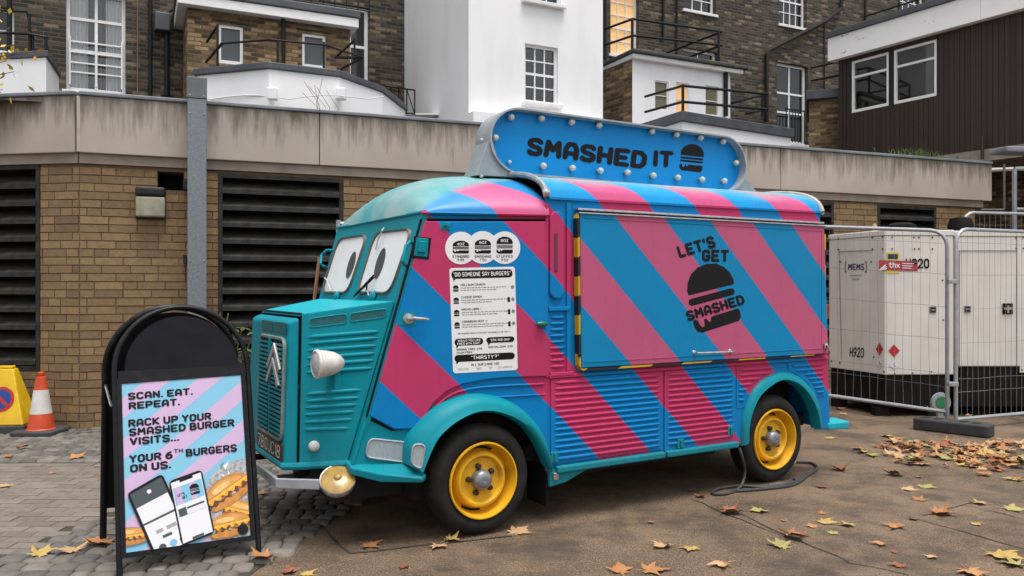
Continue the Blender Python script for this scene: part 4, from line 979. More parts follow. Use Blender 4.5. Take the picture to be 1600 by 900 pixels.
sp = CP(848, 506, .03); m = MB(); m.lathe([(0, -.045), (.012, -.04), (.020, -.015), (.022, .01), (.014, .03), (0, .036)], Matrix.Translation((sp[0]-.01, sp[1]-.012, sp[2])) @ Matrix.Rotation(R(90), 4, 'Y'), 12); m.build('hinge_cap', mat('dark_teal', (.002, .11, .10, 1), rough=.3), door, smooth=True)
# menu stickers on the door
DFN = lambda a, b, l=0.0: CP(a, b, .0235+l)
m = MB()
for k, (cx, cy_) in enumerate(((720, 387.5), (754, 386.5), (788.5, 387))): disc(m, DFN, cx, cy_, 24.5, 25.5, 40, lift=.0002*k)
m.build('size_sticker', WST, door, fix=False)
m = MB()
for k, (cx, sz_, n1, n2, nb) in enumerate(((720, '4OZ', 'STANDARD', '5.95', 2), (754.5, '6OZ', 'SMASHING', '7.50', 3), (788.5, '8OZ', 'STUFFED', '9.50', 4))):
    h = (18, 20, 24)[k]; burger(m, DFN, cx, 395-h*.5, 25.5, h*1.12, 0, nb, .0008)
    text(m, n1, DFN, cx-13, 398.5, 4.6, 1.2, .9, 0, width=26, lift=.0008, rnd=0); text(m, n2, DFN, cx-5.5, 404, 4.2, 1.1, .9, 0, width=11, lift=.0008, rnd=0)
m.build('size_print', INK, door, fix=False)
m = MB()
for cx, s_, y_ in ((720, '4OZ', 379), (754.5, '6OZ', 376.5), (788.5, '8OZ', 373.5)): text(m, s_, DFN, cx-6, y_, 4.6, 1.2, .9, 0, width=12, lift=.0012, rnd=0)
m.build('size_figures', WST, door, fix=False)
# menu: written on a sheet 102 x 165 units, mapped to its corners on the door
mc = [(702, 419), (804.5, 416.5), (809, 578), (708, 583.5)]
def MFN(a, b, l=0.0):
    s_, t_ = a/102, b/165; q = [ (1-s_)*(1-t_), s_*(1-t_), s_*t_, (1-s_)*t_ ]
    return DFN(sum(k*p[0] for k, p in zip(q, mc)), sum(k*p[1] for k, p in zip(q, mc)), l)
m = MB(); m.poly([MFN(x, y_) for x, y_ in rrect(0, 0, 102, 165, 4.5, 5)]); menu = m.build('menu_sticker', WST, door, fix=False)
ink = MB(); wh = MB(); gr = MB()
def bub(x0, y0, x1, y1, tail):
    ink.poly([MFN(x, y_, .0008) for x, y_ in rrect(x0, y0, x1, y1, min(5.5, (y1-y0)*.48), 4)]); ink.poly([MFN(*p, .0009) for p in ((tail, y1-2), (tail+6, y1-2), (tail+1, y1+4))])
bub(3, 4, 98, 17, 5); text(wh, '"DID SOMEONE SAY BURGERS"', MFN, 6, 6.8, 7, 1.25, 1.1, 0, width=89, lift=.0013, rnd=0)
for k, nme in enumerate(('HALLOUMI CRUNCH', 'CLASSIC SMASH', 'NACHO LIBRE /', 'CARIBBEAN HEAT //')):
    y_ = 26+k*19.3; burger(ink, MFN, 9, y_+6, 8.5, 10, 0, 2, .0008, False)
    text(ink, nme, MFN, 17, y_-1, 3.6, 1.3, 1.0, 0, width=(38, 32, 31, 40)[k], lift=.0008, rnd=0)
    for r_3, w_ in ((5, 70), (8.6, (54, 46, 52, 64)[k])):
        x_ = 17
        while x_ < 17+w_:
            L_ = random.uniform(2, 6.5); gr.poly([MFN(*p, .0008) for p in ((x_, y_+r_3), (x_+L_, y_+r_3), (x_+L_, y_+r_3+1.3), (x_, y_+r_3+1.3))]); x_ += L_+1.1
    if k: ink.poly([MFN(a_, b_, .0008) for a_, b_ in rrect(89, y_+3, 93, y_+11, 1.2, 3)])
    disc(gr, MFN, 97.5, y_+6.5, 2.7, 3, 12, lift=.0008)
x_ = 12
text(ink, 'ANY BURGER MADE EXTRA SPICY OR DOUBLE IT UP 1.50 ///', MFN, 10, 102, 2.4, 1.2, 1.0, 0, width=82, lift=.0008, rnd=0)
bub(4, 111, 49, 122, 6); bub(54, 111, 98, 120, 56)
text(wh, '"WOULD YOU LIKE', MFN, 8, 112.5, 3.8, 1.3, 1, 0, width=37, lift=.0013, rnd=0); text(wh, 'FRIES WITH THAT"', MFN, 8, 117.3, 3.8, 1.3, 1, 0, width=37, lift=.0013, rnd=0)
text(wh, '"EPIC ADD ONS!"', MFN, 60, 113.6, 3.8, 1.3, 1, 0, width=32, lift=.0013, rnd=0)
text(ink, 'ORIGINAL FRIES  2.95', MFN, 7, 126.5, 3.4, 1.3, 1, 0, width=40, lift=.0008, rnd=0); text(ink, 'CAJUN FRIES', MFN, 7, 131.3, 3.4, 1.3, 1, 0, width=24, lift=.0008, rnd=0); text(ink, 'ADD HALLOUMI  2.00', MFN, 57, 124.8, 3.4, 1.3, 1, 0, width=38, lift=.0008, rnd=0)
bub(3, 136.5, 98, 147.5, 5); text(wh, '"THIRSTY?"', MFN, 29, 138.6, 6.6, 1.25, 1.1, 0, width=44, lift=.0013, rnd=0)
text(ink, 'ALL OUR CANS 1.50', MFN, 29, 151, 4, 1.3, 1, 0, width=44, lift=.0008, rnd=0)
for x_, s_, w_ in ((8, 'PEPSI MAX', 17), (36, 'TANGO', 9), (56, '7UP', 6), (71, 'STILL/SPARKLING', 22)): text(gr, s_, MFN, x_, 157.6, 3.4, .7, 1, 0, width=w_, lift=.0008, rnd=0)
ink.build('menu_print', INK, menu, fix=False); wh.build('menu_headings', WST, menu, fix=False); gr.build('menu_small_print', mat('print_grey', (.20, .20, .20, 1)), menu, fix=False)
# front wall with the windscreen
k_ = .286
def WSP(y, z, off=0.0): return (-.314 - k_*(1.888-z) - off*.96, y, z + off*.27)
def WP(px, py, off=0.0):
    p = FV.plane(px, py, WSP(0, 1.888, off), (1, 0, -k_)); return tuple(p)
m = MB(); m.ext([WSP(.104, 1.94, .004), WSP(WID-.104, 1.94, .004), WSP(WID-.152, .74, .004), WSP(WID-.165, .45, .004), WSP(.19, .45, .004), WSP(.158, .74, .004)], (.03, 0, 0)); m.build('front_wall', TEAL, van, bevel=.004)
m = MB(); m.tube([WSP(.118, 1.93, .0), WSP(.172, .74, .0), WSP(.19, .48, 0)], .013, 8); m.build('front_pillar', TEAL, van, smooth=True)
m = MB(); m.tube([WSP(.10, 1.940, .006), WSP(WID-.10, 1.946, .006)], .011, 8); m.build('header_rail', TEAL, van, smooth=True)
def wquad(cs, r, n=5):                  # rounded quadrilateral, corners in order
    out = []
    for i in range(4):
        p, a, b = Vector(cs[i]), Vector(cs[i-1]), Vector(cs[(i+1) % 4]); u_ = (a-p).normalized()*r; w_ = (b-p).normalized()*r
        for j in range(n+1): t = j/n; out.append(tuple((1-t)**2*(p+u_) + 2*t*(1-t)*p + t*t*(p+w_)))
    return out
LWN = [(1.575, 1.862), (.965, 1.862), (1.035, 1.445), (1.625, 1.445)]; RWN = [(.835, 1.866), (.205, 1.853), (.285, 1.447), (.875, 1.447)]
for wn_, pc, pr in ((LWN, (1.14, 1.648), (.068, .094)), (RWN, (.60, 1.645), (.068, .100))):
    o_ = wquad(wn_, .10); cx = sum(p[0] for p in wn_)/4; cz = sum(p[1] for p in wn_)/4
    i_ = [(cx+(x-cx)*.94, cz+(z-cz)*.92) for x, z in o_]; n = len(o_)
    m = MB(); m.add([WSP(x, z, .002) for x, z in o_] + [WSP(x, z, .020) for x, z in [(cx+(x-cx)*.97, cz+(z-cz)*.965) for x, z in o_]] + [WSP(x, z, .016) for x, z in i_] + [WSP(x, z, .004) for x, z in i_],
          [(r_*n+j, r_*n+(j+1) % n, (r_+1)*n+(j+1) % n, (r_+1)*n+j) for r_ in range(3) for j in range(n)]); fr = m.build('windscreen_frame', SEAL, van, smooth=True)
    m = MB(); m.poly([WSP(x, z, .007) for x, z in i_]); m.build('windscreen_pane', WST, fr, fix=False)
    m = MB(); m.poly([WSP(pc[0]+pr[0]*math.cos(t)+.0*math.sin(t)*.28, pc[1]+pr[1]*math.sin(t), .0095) for t in [2*math.pi*j/28 for j in range(28)]]); m.build('pupil', PUP, fr, fix=False)
ROPE = mat('grey_cord', (.42, .42, .40, 1), rough=.9)
a, b = WP(584, 430, .045), WP(553, 463, .03); m = MB(); m.tube([a, b], .006, 6); m.tube([WP(583, 434, .04), WP(556, 460, .03)], .010, 4); m.tube([WP(574, 441, .04), WP(572, 459, .02)], .005, 6); m.build('wiper', BLKR, van)
for pts in (((600, 356, .03), (597, 360, .04), (590, 376, .03), (587, 390, .02)), ((507, 434, .02), (511, 438, .03), (517, 455, .03)), ((572, 448, .02), (576, 462, .03))): MB().tube([WP(*p) for p in pts], .005, 6).build('tie_cord', ROPE, van)
for px, py in ((527, 463), (583, 463)): p_ = WP(px, py, .012); MB().lathe([(0, .025), (.025, .02), (.04, 0)], Matrix.Translation(p_) @ Matrix.Rotation(R(-74), 4, 'Y'), 12).build('wiper_boss', TEAL, van, smooth=True)
for pts in (((522, 391, .0), (510, 391, .06), (502, 399, .08), (501, 412, .08), (504, 415, .06), (512, 419, .0)), ((644, 379, .0), (640, 378, .05), (634, 384, .07), (629, 408, .07), (631, 413, .05), (635, 415, .0))):
    MB().tube([WP(*p) for p in pts], .010, 8).build('mirror_bracket', TEAL, van, smooth=True)
# cab roof
def cab_roof(s, t):
    y0 = cy(-.32+.81*s)-.02; u_ = t*2-1; e = abs(u_); half = YC-y0
    xf = -.302 - .016*(1-u_*u_); x = xf + (.492-xf)*s
    yy = YC + half*math.sin(u_*math.pi/2); ee = abs(yy-YC)/half
    prof = (1-min(1, ee)**3.0)**(1/2.1); rise = (1-(1-min(1, s*1.02))**3.0)**.50
    return (x, yy, 1.945 + .012*s + (.005+.100*s+ .0) * (0) + (.318*rise)*prof*(.60+.40*(1-ee**2)) )
m = MB(); m.grid(cab_roof, 28, 44); m.build('cab_roof', CABROOF, van, smooth=True)
m = MB(); m.tube([(*C(-.33+.82*k/10, 1.936+.014*k/10, .016),) for k in range(11)], .011, 6); m.build('rain_gutter', STR, van, smooth=True)
m = MB(); m.poly([C(-.31, 1.93, .004), C(.49, 1.944, .004), (.49, cy(.49)-.02, 2.03), (.49, cy(.49)-.002, 2.05)]) if 0 else None
# nose
N0t, N0b = Vector((-.945, .43, 1.33)), Vector((-.972, .39, .458)); C_t, C_b = Vector((-.462, .195, 1.405)), Vector((-.730, .262, .470))
mir = lambda p: Vector((p[0], WID-p[1], p[2]))
for f in (lambda p: p, mir):
    m = MB(); m.poly([f(N0t), f(N0b), f(C_b), f(C_t)]); m.build('bonnet_side', TEAL, van, solid=.008, fix=False)
m = MB(); m.poly([N0t, C_t, mir(C_t), mir(N0t)]); m.build('bonnet_top', TEAL_LIT, van, solid=.014, fix=False)
m = MB(); m.tube([N0t+Vector((0, 0, .008)), mir(N0t)+Vector((0, 0, .008))], .007, 6); m.build('bonnet_seal', BLKR, van)
# front panel: a shallow box with rounded edges
fx = Vector((-.075, 0, 0))
def FPN(y, z, off=0.0):                  # face of the front panel
    t_ = (z-.458)/(1.318-.458); return (-.972+.027*t_ - .078 - off, y, z)
m = MB(); a, b = N0t+Vector((-.004, .012, -.012)), N0b+Vector((-.004, .006, 0)); m.add([a, b, mir(b), mir(a), a+fx+Vector((0, .035, -.025)), b+fx+Vector((0, .035, 0)), mir(b)+fx-Vector((0, .035, 0)), mir(a)+fx+Vector((0, -.035, -.025))], [(0, 1, 5, 4), (1, 2, 6, 5), (2, 3, 7, 6), (3, 0, 4, 7), (4, 5, 6, 7), (0, 3, 2, 1)])
fp = m.build('front_panel', TEAL, van, bevel=.022, seg=3)
m = MB(); m.tube([N0t+Vector((0, -.001, 0)), N0b+Vector((0, -.001, 0))], .005, 6); m.build('panel_seam', BLKR, van)
FNF = lambda px, py, off=0.0: tuple(FV.plane(px, py, FPN(0, .458, off), (1, 0, -.0314)))
# grille: surround, dark opening and slats
GY0, GY1, GZ0, GZ1 = FNF(445, 560)[1], FNF(409, 560)[1], .60, 1.19
GY0, GY1 = FNF(445, 600)[1], FNF(407, 600)[1]; GC = (GY0+GY1)/2
m = MB(); R_ = rrect(GY0, GZ0, GY1, GZ1, .05, 4); m.poly([FPN(y, z, .004) for y, z in R_]); gri = m.build('grille_opening', mat('grille_void', (.002, .006, .007, 1), rough=.9), fp)
m = MB(); m.tube([FPN(y, z, .008) for y, z in R_], .012, 6, close=True); m.build('grille_surround', mat('grille_trim', (.10, .15, .15, 1), (.2, .22, .2, 1), 12, .5), fp, smooth=True)
s0 = None
for hf in ((GY0+.015, GC-.014), (GC+.014, GY1-.015)):
    for kk in range(21):
        z_ = GZ0+.03+kk*.0262
        o = MB().box(-.008, .004, hf[0], hf[1], -.0055, .0075).build('grille_slat', TEAL, gri, loc=FPN(0, z_, .012), bevel=0) if (s0 is None or kk == 0) else inst(s0, 'grille_slat', FPN(0, z_, .012), parent=gri)
        s0 = o
m = MB(); m.box(-.010, .004, GC-.012, GC+.012, -.29, .29); m.build('grille_bar', TEAL, gri, loc=FPN(0, .895, .010))
for (ap, le, re_) in (((427, 536), (417, 572), (434.5, 579)), ((424.7, 558), (415.5, 596), (432.5, 604))):     # two chevrons
    m = MB()
    for e, w_ in ((le, -1), (re_, 1)): m.ext([FNF(ap[0], ap[1], .030), FNF(ap[0], ap[1]+11, .030), FNF(e[0]-w_*1.2, e[1]+1, .030), FNF(e[0]+w_*1.6, e[1]-2, .030)], (.016, 0, 0))
    m.build('chevron', mat('worn_chrome', (.46, .45, .43, 1), (.30, .28, .26, 1), 12, .4, .35), fp)
for ya in ((GY0, GC-.012), (GC+.012, GY1)):
    m = MB(); m.poly([FPN(y, z, .003) for y, z in rrect(ya[0], 1.215, ya[1], 1.285, .008, 3)]); m.build('vent_mesh', mat('dark_teal_mesh', (.003, .10, .11, 1), (.002, .06, .07, 1), 90, .7), fp, fix=False)
m = MB(); m.ext([FPN(y, z, .008) for y, z in rrect(GC-.30, .475, GC+.30, .585, .008, 3)], (.006, 0, 0)); pl = m.build('number_plate', mat('plate_black', (.02, .015, .012, 1), (.06, .04, .03, 1), 9, .5), fp)
m = MB(); PFN = lambda a, b, l=0.0: FPN(GC+.30-a, .585-b, .0085+l)
text(m, '780JC18', PFN, .03, .018, .075, .75, 1.2, 0, width=.53); m.build('plate_digits', mat('plate_digits', (.62, .60, .55, 1)), pl, fix=False)
m = MB(); a, b = N0b + Vector((-.075, .03, -.0)), N0b+Vector((0, -.004, 0)); m.tube([mir(b), mir(a), a, b, C_b+Vector((0, -.004, -.0))], .022, 8); m.build('lower_roll', TEAL, van, smooth=True)
# nose side: vents and pressed ribs
nN = (N0b-N0t).cross(C_t-N0t).normalized(); nN = nN if nN.y < 0 else -nN
NP = lambda px, py, off=0.0: Vector(FV.plane(px, py, N0t+nN*off, nN))
for q in (((484, 498), (542, 490), (542, 505), (484, 512)), ((547, 490), (604, 482), (602, 496), (547, 503))):
    m = MB(); P = wquad([NP(*p, .006) for p in q], .02, 3); m.poly(P); o = m.build('vent_mesh', MATS['dark_teal_mesh'], van, fix=False)
    m = MB(); m.tube(P, .004, 5, close=True); m.build('vent_trim', TEAL, van)
m = MB()
ribs = [((480, 527), (594, 518)), ((480, 537), (592, 528)), ((479, 548), (590, 540)), ((478, 560), (588, 552)), ((478, 571), (586, 563)), ((478, 582), (584, 575)),
        ((478, 616), (567, 609)), ((477, 627), (564, 621)), ((476, 637), (561, 632)), ((475, 648), (558, 643)), ((474, 660), (555, 655)), ((474, 671), (551, 669))]
for a, b in ribs:
    A3, B3 = NP(*a), NP(*b); d = (B3-A3).normalized(); up = nN.cross(d).normalized(); L_ = (B3-A3).length
    rib(m, 0, L_, 0, .0135, .013, 0, fn=lambda x, y, z, A3=A3, d=d, up=up: tuple(A3 + d*x + up*z + nN*(-y+.004)))
m.build('bonnet_ribs', TEAL, van, smooth=True)
# headlight: bullet shell, lens, bracket
hc = S(512, 568, .17); hp = Vector((hc[0], .17, hc[1])); ax = Matrix.Translation(hp) @ Matrix.Rotation(R(2), 4, 'Z') @ Matrix.Rotation(R(90), 4, 'Y')
m = MB(); ax = ax @ Matrix.Scale(.88, 4); m.lathe([(.086, -.075), (.090, -.065), (.088, -.05), (.084, -.01), (.073, .04), (.052, .08), (.025, .105), (0, .112)], ax, 24); hl = m.build('headlight', CRM, van, smooth=True)
m = MB(); m.lathe([(0, -.098), (.03, -.095), (.06, -.087), (.080, -.074)], ax, 24); m.build('lens', mat('headlight_glass', (.42, .42, .41, 1), (.32, .32, .31, 1), 30, .12, spec=.7), hl, smooth=True)
m = MB(); m.lathe([(.078, -.070), (.083, -.084), (.093, -.078), (.095, -.066), (.090, -.058)], ax, 24); m.build('rim', CRM, hl, smooth=True)
m = MB(); m.box(-.022, .012, -.01, .15, -.15, -.065); m.tube([(0, 0, -.03), (0, .0, -.12)], .012, 8); m.build('bracket', TEAL, hl, loc=hp+Vector((.06, .0, 0)), bevel=.006)
p_ = NP(491, 697, .0); m = MB(); m.lathe([(0, .045), (.018, .040), (.03, .022), (.034, 0)], Matrix.Translation(p_) @ nN.to_track_quat('Z', 'Y').to_matrix().to_4x4(), 16); m.build('side_lamp', CRM, van, smooth=True)
# step shelf and gauze plates
m = MB(); m.add([(-.745, .27, .497), (-.745, .155, .470), (-.60, .04, .438), (-.385, -.045, .402), (-.352, -.02, .420), (-.40, .14, .466), (-.62, .20, .485),
                 (-.745, .27, .45), (-.745, .16, .425), (-.60, .05, .385), (-.385, -.035, .375), (-.352, -.01, .380), (-.40, .14, .41), (-.62, .20, .44)], [(0, 1, 2, 3, 4, 5, 6), (13, 12, 11, 10, 9, 8, 7)] + [(i, i+7, (i+1) % 7+7, (i+1) % 7) for i in range(7)])
m.build('step_shelf', TEAL, van, bevel=.010)
GAU = mat('grey_gauze', (.33, .37, .39, 1), (.26, .29, .31, 1), 120, .6, bump=.5, bscale=260, stretch=(1, 1, .15))
P_ = [CP(*p, .010) for p in ((571, 714), (577, 685), (588, 679), (632, 686), (641, 692), (638, 723))]; m = MB(); m.ext(wquad([P_[0], P_[1], P_[4], P_[5]], .035, 4), (0, .006, 0)); o = m.build('gauze_plate', GAU, van)
m = MB(); m.tube(wquad([P_[0], P_[1], P_[4], P_[5]], .035, 4), .006, 6, close=True); m.build('gauze_trim', ALU, o, smooth=True)
q = [(-.446, .490), (-.432, .600), (-.362, .590), (-.385, .450)]; P_ = [(x, cy(x)*.35-.060+(.446+x)*(-.12), z) for x, z in q]
m = MB(); m.ext(wquad(P_, .03, 4), (0, .006, 0)); o = m.build('gauze_plate', GAU, van); m = MB(); m.tube(wquad(P_, .03, 4), .006, 6, close=True); m.build('gauze_trim', ALU, o, smooth=True)
# wings over the wheels
def wing(name, inn, out, yb, mt, flange=.05, bul=.055):
    n = 40; I_, O_ = smooth(inn, n), smooth(out, n); m = MB()
    def fn(s, t):
        i = round(s*n); a, b = I_[i], O_[i]; k = [(-.0, flange), (0, -.022), (.12, -.045), (.42, -bul), (.75, -bul*.72), (1.0, None), (1.03, .01)][round(t*6)]
        x = a[0]+(b[0]-a[0])*k[0]; z = a[1]+(b[1]-a[1])*k[0]; y = yb(x)-.004 if k[1] is None else k[1] + (yb(x)*.35 if k[0] > 0.3 else 0)
        if k[0] > 1: y = yb(x)+.01
        return (x, y, z)
    m.grid(fn, n, 6); return m.build(name, mt, van, smooth=True, angle=60)
wing('front_wing', FI, FO, cy if False else (lambda x: max(0, cy(x))), TEAL)
wing('rear_wing', RI, RO, lambda x: 0.0, TEAL, .05, .040)
# wheels
def wheel(cx, cz=.333):
    root_m = MB(); T = Matrix.Translation((cx, 0, cz)) @ Matrix.Rotation(R(90), 4, 'X')   # local z -> -y
    root_m.lathe([(.228, -.02), (.232, .002), (.262, .014), (.300, .008), (.322, -.012), (.333, -.04), (.335, -.085), (.333, -.13), (.318, -.16), (.23, -.165)], T, 48)
    w = root_m.build('wheel', RUB, van, smooth=True, angle=60)
    m = MB(); NT_ = 44
    for k in range(NT_):
        a = 2*math.pi*k/NT_; rr_ = Matrix.Translation((cx, 0, cz)) @ Matrix.Rotation(a, 4, 'Y')
        vs = [rr_ @ Vector(p) for p in ((-.014, .010, .318), (.010, .010, .318), (.010, .046, .3375), (-.014, .046, .3375), (-.014, .010, .31), (.010, .010, .31), (.010, .05, .33), (-.014, .05, .33))]
        m.add(vs, [(0, 1, 2, 3), (0, 4, 5, 1), (1, 5, 6, 2), (2, 6, 7, 3), (3, 7, 4, 0)])
    m.build('tread_block', RUB, w)
    m = MB(); m.lathe([(.232, .008), (.229, .020), (.221, .020), (.215, .0), (.206, -.045), (.198, -.072), (.184, -.080), (.176, -.066), (.168, -.022), (.158, -.010), (.146, -.009), (.137, -.020), (.130, -.040), (.10, -.043), (.05, -.036), (.0, -.036)], T, 48); m.build('rim', YEL, w, smooth=True, angle=40)
    for a0 in (60, 140, 235, 330):
        m = MB()
        pts = [(r*math.cos(R(a)), r*math.sin(R(a))) for r, a in [(.197, a0+4*j) for j in range(11)] + [(.184, a0+4*j) for j in range(10, -1, -1)]]
        m.poly([tuple(T @ Vector((x, y, -.070))) for x, y in pts]); m.build('rim_slot', BLKR, w, fix=False)
    m = MB(); m.lathe([(.064, -.036), (.061, -.005), (.055, .012), (.038, .024), (.008, .027), (0, .023)], T, 24); m.build('hub_cap', SILV, w, smooth=True, angle=50)
    for k in range(5):
        a = R(90+12+72*k); m = MB(); m.lathe([(.017, -.040), (.017, -.014), (.012, -.008), (0, -.007)], T @ Matrix.Translation((.083*math.cos(a), .083*math.sin(a), 0)), 6); m.build('wheel_nut', mat('rusty_nut', (.03, .018, .010, 1), rough=.7), w)
    return w
wheel(.03); wheel(2.575)
for yy in (WID-.02,):
    for cx in (.03, 2.575):
        m = MB(); m.lathe([(0, .0), (.2, .0), (.335, -.0), (.335, .17), (0, .17)], Matrix.Translation((cx, WID-.19, .333)) @ Matrix.Rotation(R(-90), 4, 'X'), 32); m.build('far_wheel', RUB, van, smooth=True)
MB().box(.50, .515, .02, .26, .10, .36).build('mud_flap', BLKR, van, bevel=.01)
# bumpers and spot lamp
def bar(pts, h, t, name, mt, par=van):
    m = MB(); P = [Vector(p) for p in pts]; vs = []
    for i, p in enumerate(P):
        d = (P[min(i+1, len(P)-1)]-P[max(i-1, 0)]); d.z = 0; d.normalize(); nn = Vector((-d.y, d.x, 0))*t/2
        vs += [p-nn-Vector((0, 0, h/2)), p+nn-Vector((0, 0, h/2)), p+nn+Vector((0, 0, h/2)), p-nn+Vector((0, 0, h/2))]
    n = len(P); m.add(vs, [(4*i+j, 4*i+(j+1) % 4, 4*i+4+(j+1) % 4, 4*i+4+j) for i in range(n-1) for j in range(4)] + [(0, 1, 2, 3), (4*n-1, 4*n-2, 4*n-3, 4*n-4)]); return m.build(name, mt, par, bevel=.010, seg=3)
def bz(px, py, z): g_ = gnd(px, py, z); dx, dy = g_[0]-FV.o[0], g_[1]-FV.o[1]; return (dx*FV.u[0]+dy*FV.u[1], dx*FV.v[0]+dy*FV.v[1], z)
b1_, b2_ = bz(433, 755, .375), bz(500, 757, .375); b0_ = (b1_[0]-.0, WID-b1_[1]+.05, .375)
bm2 = bar([(b2_[0], WID-b2_[1], .375), b0_, b1_, b2_], .058, .020, 'front_bumper', ALU)
for yy in (.52, 1.2): 
    m = MB(); m.tube([(b1_[0]+.02, yy-.06, .385), (b1_[0]+.10, yy-.10, .39), (b1_[0]+.2, yy-.04, .40), (-.85, yy+.05, .42)], .022, 6); m.build('bumper_iron', BLKR, bm2)
sl = bz(523, 748, .375); sl = Vector((sl[0]-.02, sl[1]-.115, .39)); nd = Vector((-.23, -.60, .76)).normalized(); T = Matrix.Translation(sl) @ nd.to_track_quat('Z', 'Y').to_matrix().to_4x4() @ Matrix.Scale(1.12, 4)
m = MB(); m.lathe([(.085, .012), (.091, .014), (.094, .004), (.09, -.02), (.06, -.045), (0, -.055)], T, 32); sp_ = m.build('spot_lamp', CHR, van, smooth=True)
m = MB(); m.lathe([(.086, .013), (.07, .021), (.03, .026), (.02, .028), (.017, .036), (.010, .042), (0, .043)], T, 32); m.build('amber_lens', mat('amber_glass', (.40, .25, .05, 1), (.26, .16, .05, 1), 22, .2, spec=.6), sp_, smooth=True)
m = MB(); m.add([(3.20, -.01, .40), (3.20, .12, .42), (3.43, .12, .415), (3.44, -.03, .40), (3.20, -.01, .345), (3.20, .12, .35), (3.43, .12, .345), (3.44, -.03, .335)], [(0, 1, 2, 3), (4, 7, 6, 5), (0, 3, 7, 4), (3, 2, 6, 7), (2, 1, 5, 6), (1, 0, 4, 5)]); m.build('rear_bumperette', TEAL_LIT, van, bevel=.012)
lp = S(1291, 487, .0); MB().box(lp[0]-.03, lp[0]+.01, -.02, .03, lp[1]-.06, lp[1]+.06).build('rear_lamp', mat('red_lamp', (.28, .03, .02, 1), rough=.25), van, bevel=.008)
# roof sign
SY = .50
def SG(px, py, y=SY): p = S(px, py, y); return (p[0], y, p[1])
XA, XB, ZA, ZB_ = .318, 2.745, 2.262, 2.720
def stad(inset=0.0, n=16):
    r = (ZB_-ZA)/2-inset; zc = (ZA+ZB_)/2; cx0, cx1 = XA+(ZB_-ZA)/2+.02, XB-(ZB_-ZA)/2-.02; o = []
    for k in range(n+1): a = R(90+180*k/n); o.append((cx0+r*1.08*math.cos(a), zc+r*math.sin(a)))
    for k in range(n+1): a = R(-90+180*k/n); o.append((cx1+r*1.08*math.cos(a), zc+r*math.sin(a)))
    return o
SIGNG = mat('sign_grey', (.36, .39, .41, 1), (.24, .27, .28, 1), 7, .5, .2); o_ = stad(); i_ = stad(.012); n = len(o_)
m = MB(); m.add([(x, SY+.13, z) for x, z in o_] + [(x, SY-.075, z) for x, z in o_] + [(x, SY-.075, z) for x, z in i_] + [(x, SY-.002, z) for x, z in i_], [(r_*n+j, r_*n+(j+1) % n, (r_+1)*n+(j+1) % n, (r_+1)*n+j) for r_ in range(3) for j in range(n)] + [tuple(range(n))])
sg = m.build('roof_sign', SIGNG, van, smooth=True)
m = MB(); m.poly([(x, SY, z) for x, z in stad(.010)]); m.build('sign_face', mat('sign_blue', (.001, .24, .62, 1), (.001, .22, .57, 1), 1.5, .4, spec=.2), sg)
SFN = lambda a, b, l=0.0: (lambda p: (p[0], SY-.0015-l, p[1]))(S(720+a/3.3333, 160+b/3.3333, SY-.0015))
m = MB(); text(m, 'SMASHED', SFN, 352, 174, 106, 2.0, .55, R(6.9), width=628); m.build('sign_lettering', INK, sg, fix=False); m = MB(); text(m, 'IT', SFN, 1006, 242, 98, 2.0, .6, R(4), width=104)
m.build('sign_lettering', INK, sg, fix=False); m = MB(); burger(m, SFN, 1204, 288, 120, 142, R(6), 2); m.build('sign_emblem', INK, sg, fix=False)
BUL = mat('bulb_glass', (.80, .82, .78, 1), (.66, .68, .62, 1), 90, .06, spec=.8); BUL.node_tree.nodes['Principled BSDF'].inputs['Transmission Weight'].default_value = .35; BRS = mat('bulb_cap', (.30, .30, .27, 1), rough=.4, metal=.6)
for px, py in ((250, 82), (408, 88), (565, 107), (707, 124), (982, 155), (1110, 172), (1235, 188), (1352, 208), (168, 188), (1420, 318), (418, 334), (570, 345), (714, 358), (855, 368), (989, 383), (1117, 394), (1243, 404), (1359, 411), (248, 313)):
    p_ = SFN(px, py); k = .55 if px == 248 else .95
    T = Matrix.Translation((p_[0], SY-.001, p_[2])) @ Matrix.Rotation(R(90), 4, 'X') @ Matrix.Scale(k, 4); m = MB(); m.lathe([(.012, 0), (.013, .014), (.023, .026), (.025, .038), (.018, .052), (.007, .057), (0, .058)], T, 12); bb_ = m.build('bulb', BUL, sg, smooth=True)
    m = MB(); m.lathe([(.018, 0), (.018, .010), (.013, .012)], T, 12); m.build('socket', BRS, sg)
BRK = mat('bracket_grey', (.30, .34, .35, 1), (.22, .25, .26, 1), 9, .5, .2)
m = MB(); m.ext([(XA-.10, SY-.06, 2.235), (XA-.005, SY-.06, 2.47), (XA+.03, SY-.06, 2.47), (XA+.07, SY-.06, 2.36), (XA+.22, SY-.06, 2.245)], (0, .18, 0)); m.build('sign_bracket', BRK, sg, bevel=.004)
m = MB(); m.ext([(XB+.20, SY-.04, 2.255), (XB-.005, SY-.04, 2.42), (XB-.05, SY-.04, 2.38), (XB-.10, SY-.04, 2.27)], (0, .16, 0)); m.build('sign_bracket', BRK, sg, bevel=.004)
for px, py in ((96, 192), (96, 384)): p_ = S(720+px/3.333, 160+py/3.333, SY-.07); MB().lathe([(0, .012), (.012, .01), (.014, 0)], Matrix.Translation((p_[0]+.02, SY-.061, p_[1])) @ Matrix.Rotation(R(90), 4, 'X'), 8).build('bracket_bolt', CHR, sg)
MB().box(XA+.3, XB-.3, SY-.05, SY+.1, 2.235, 2.262).build('sign_rail', BRK, sg)

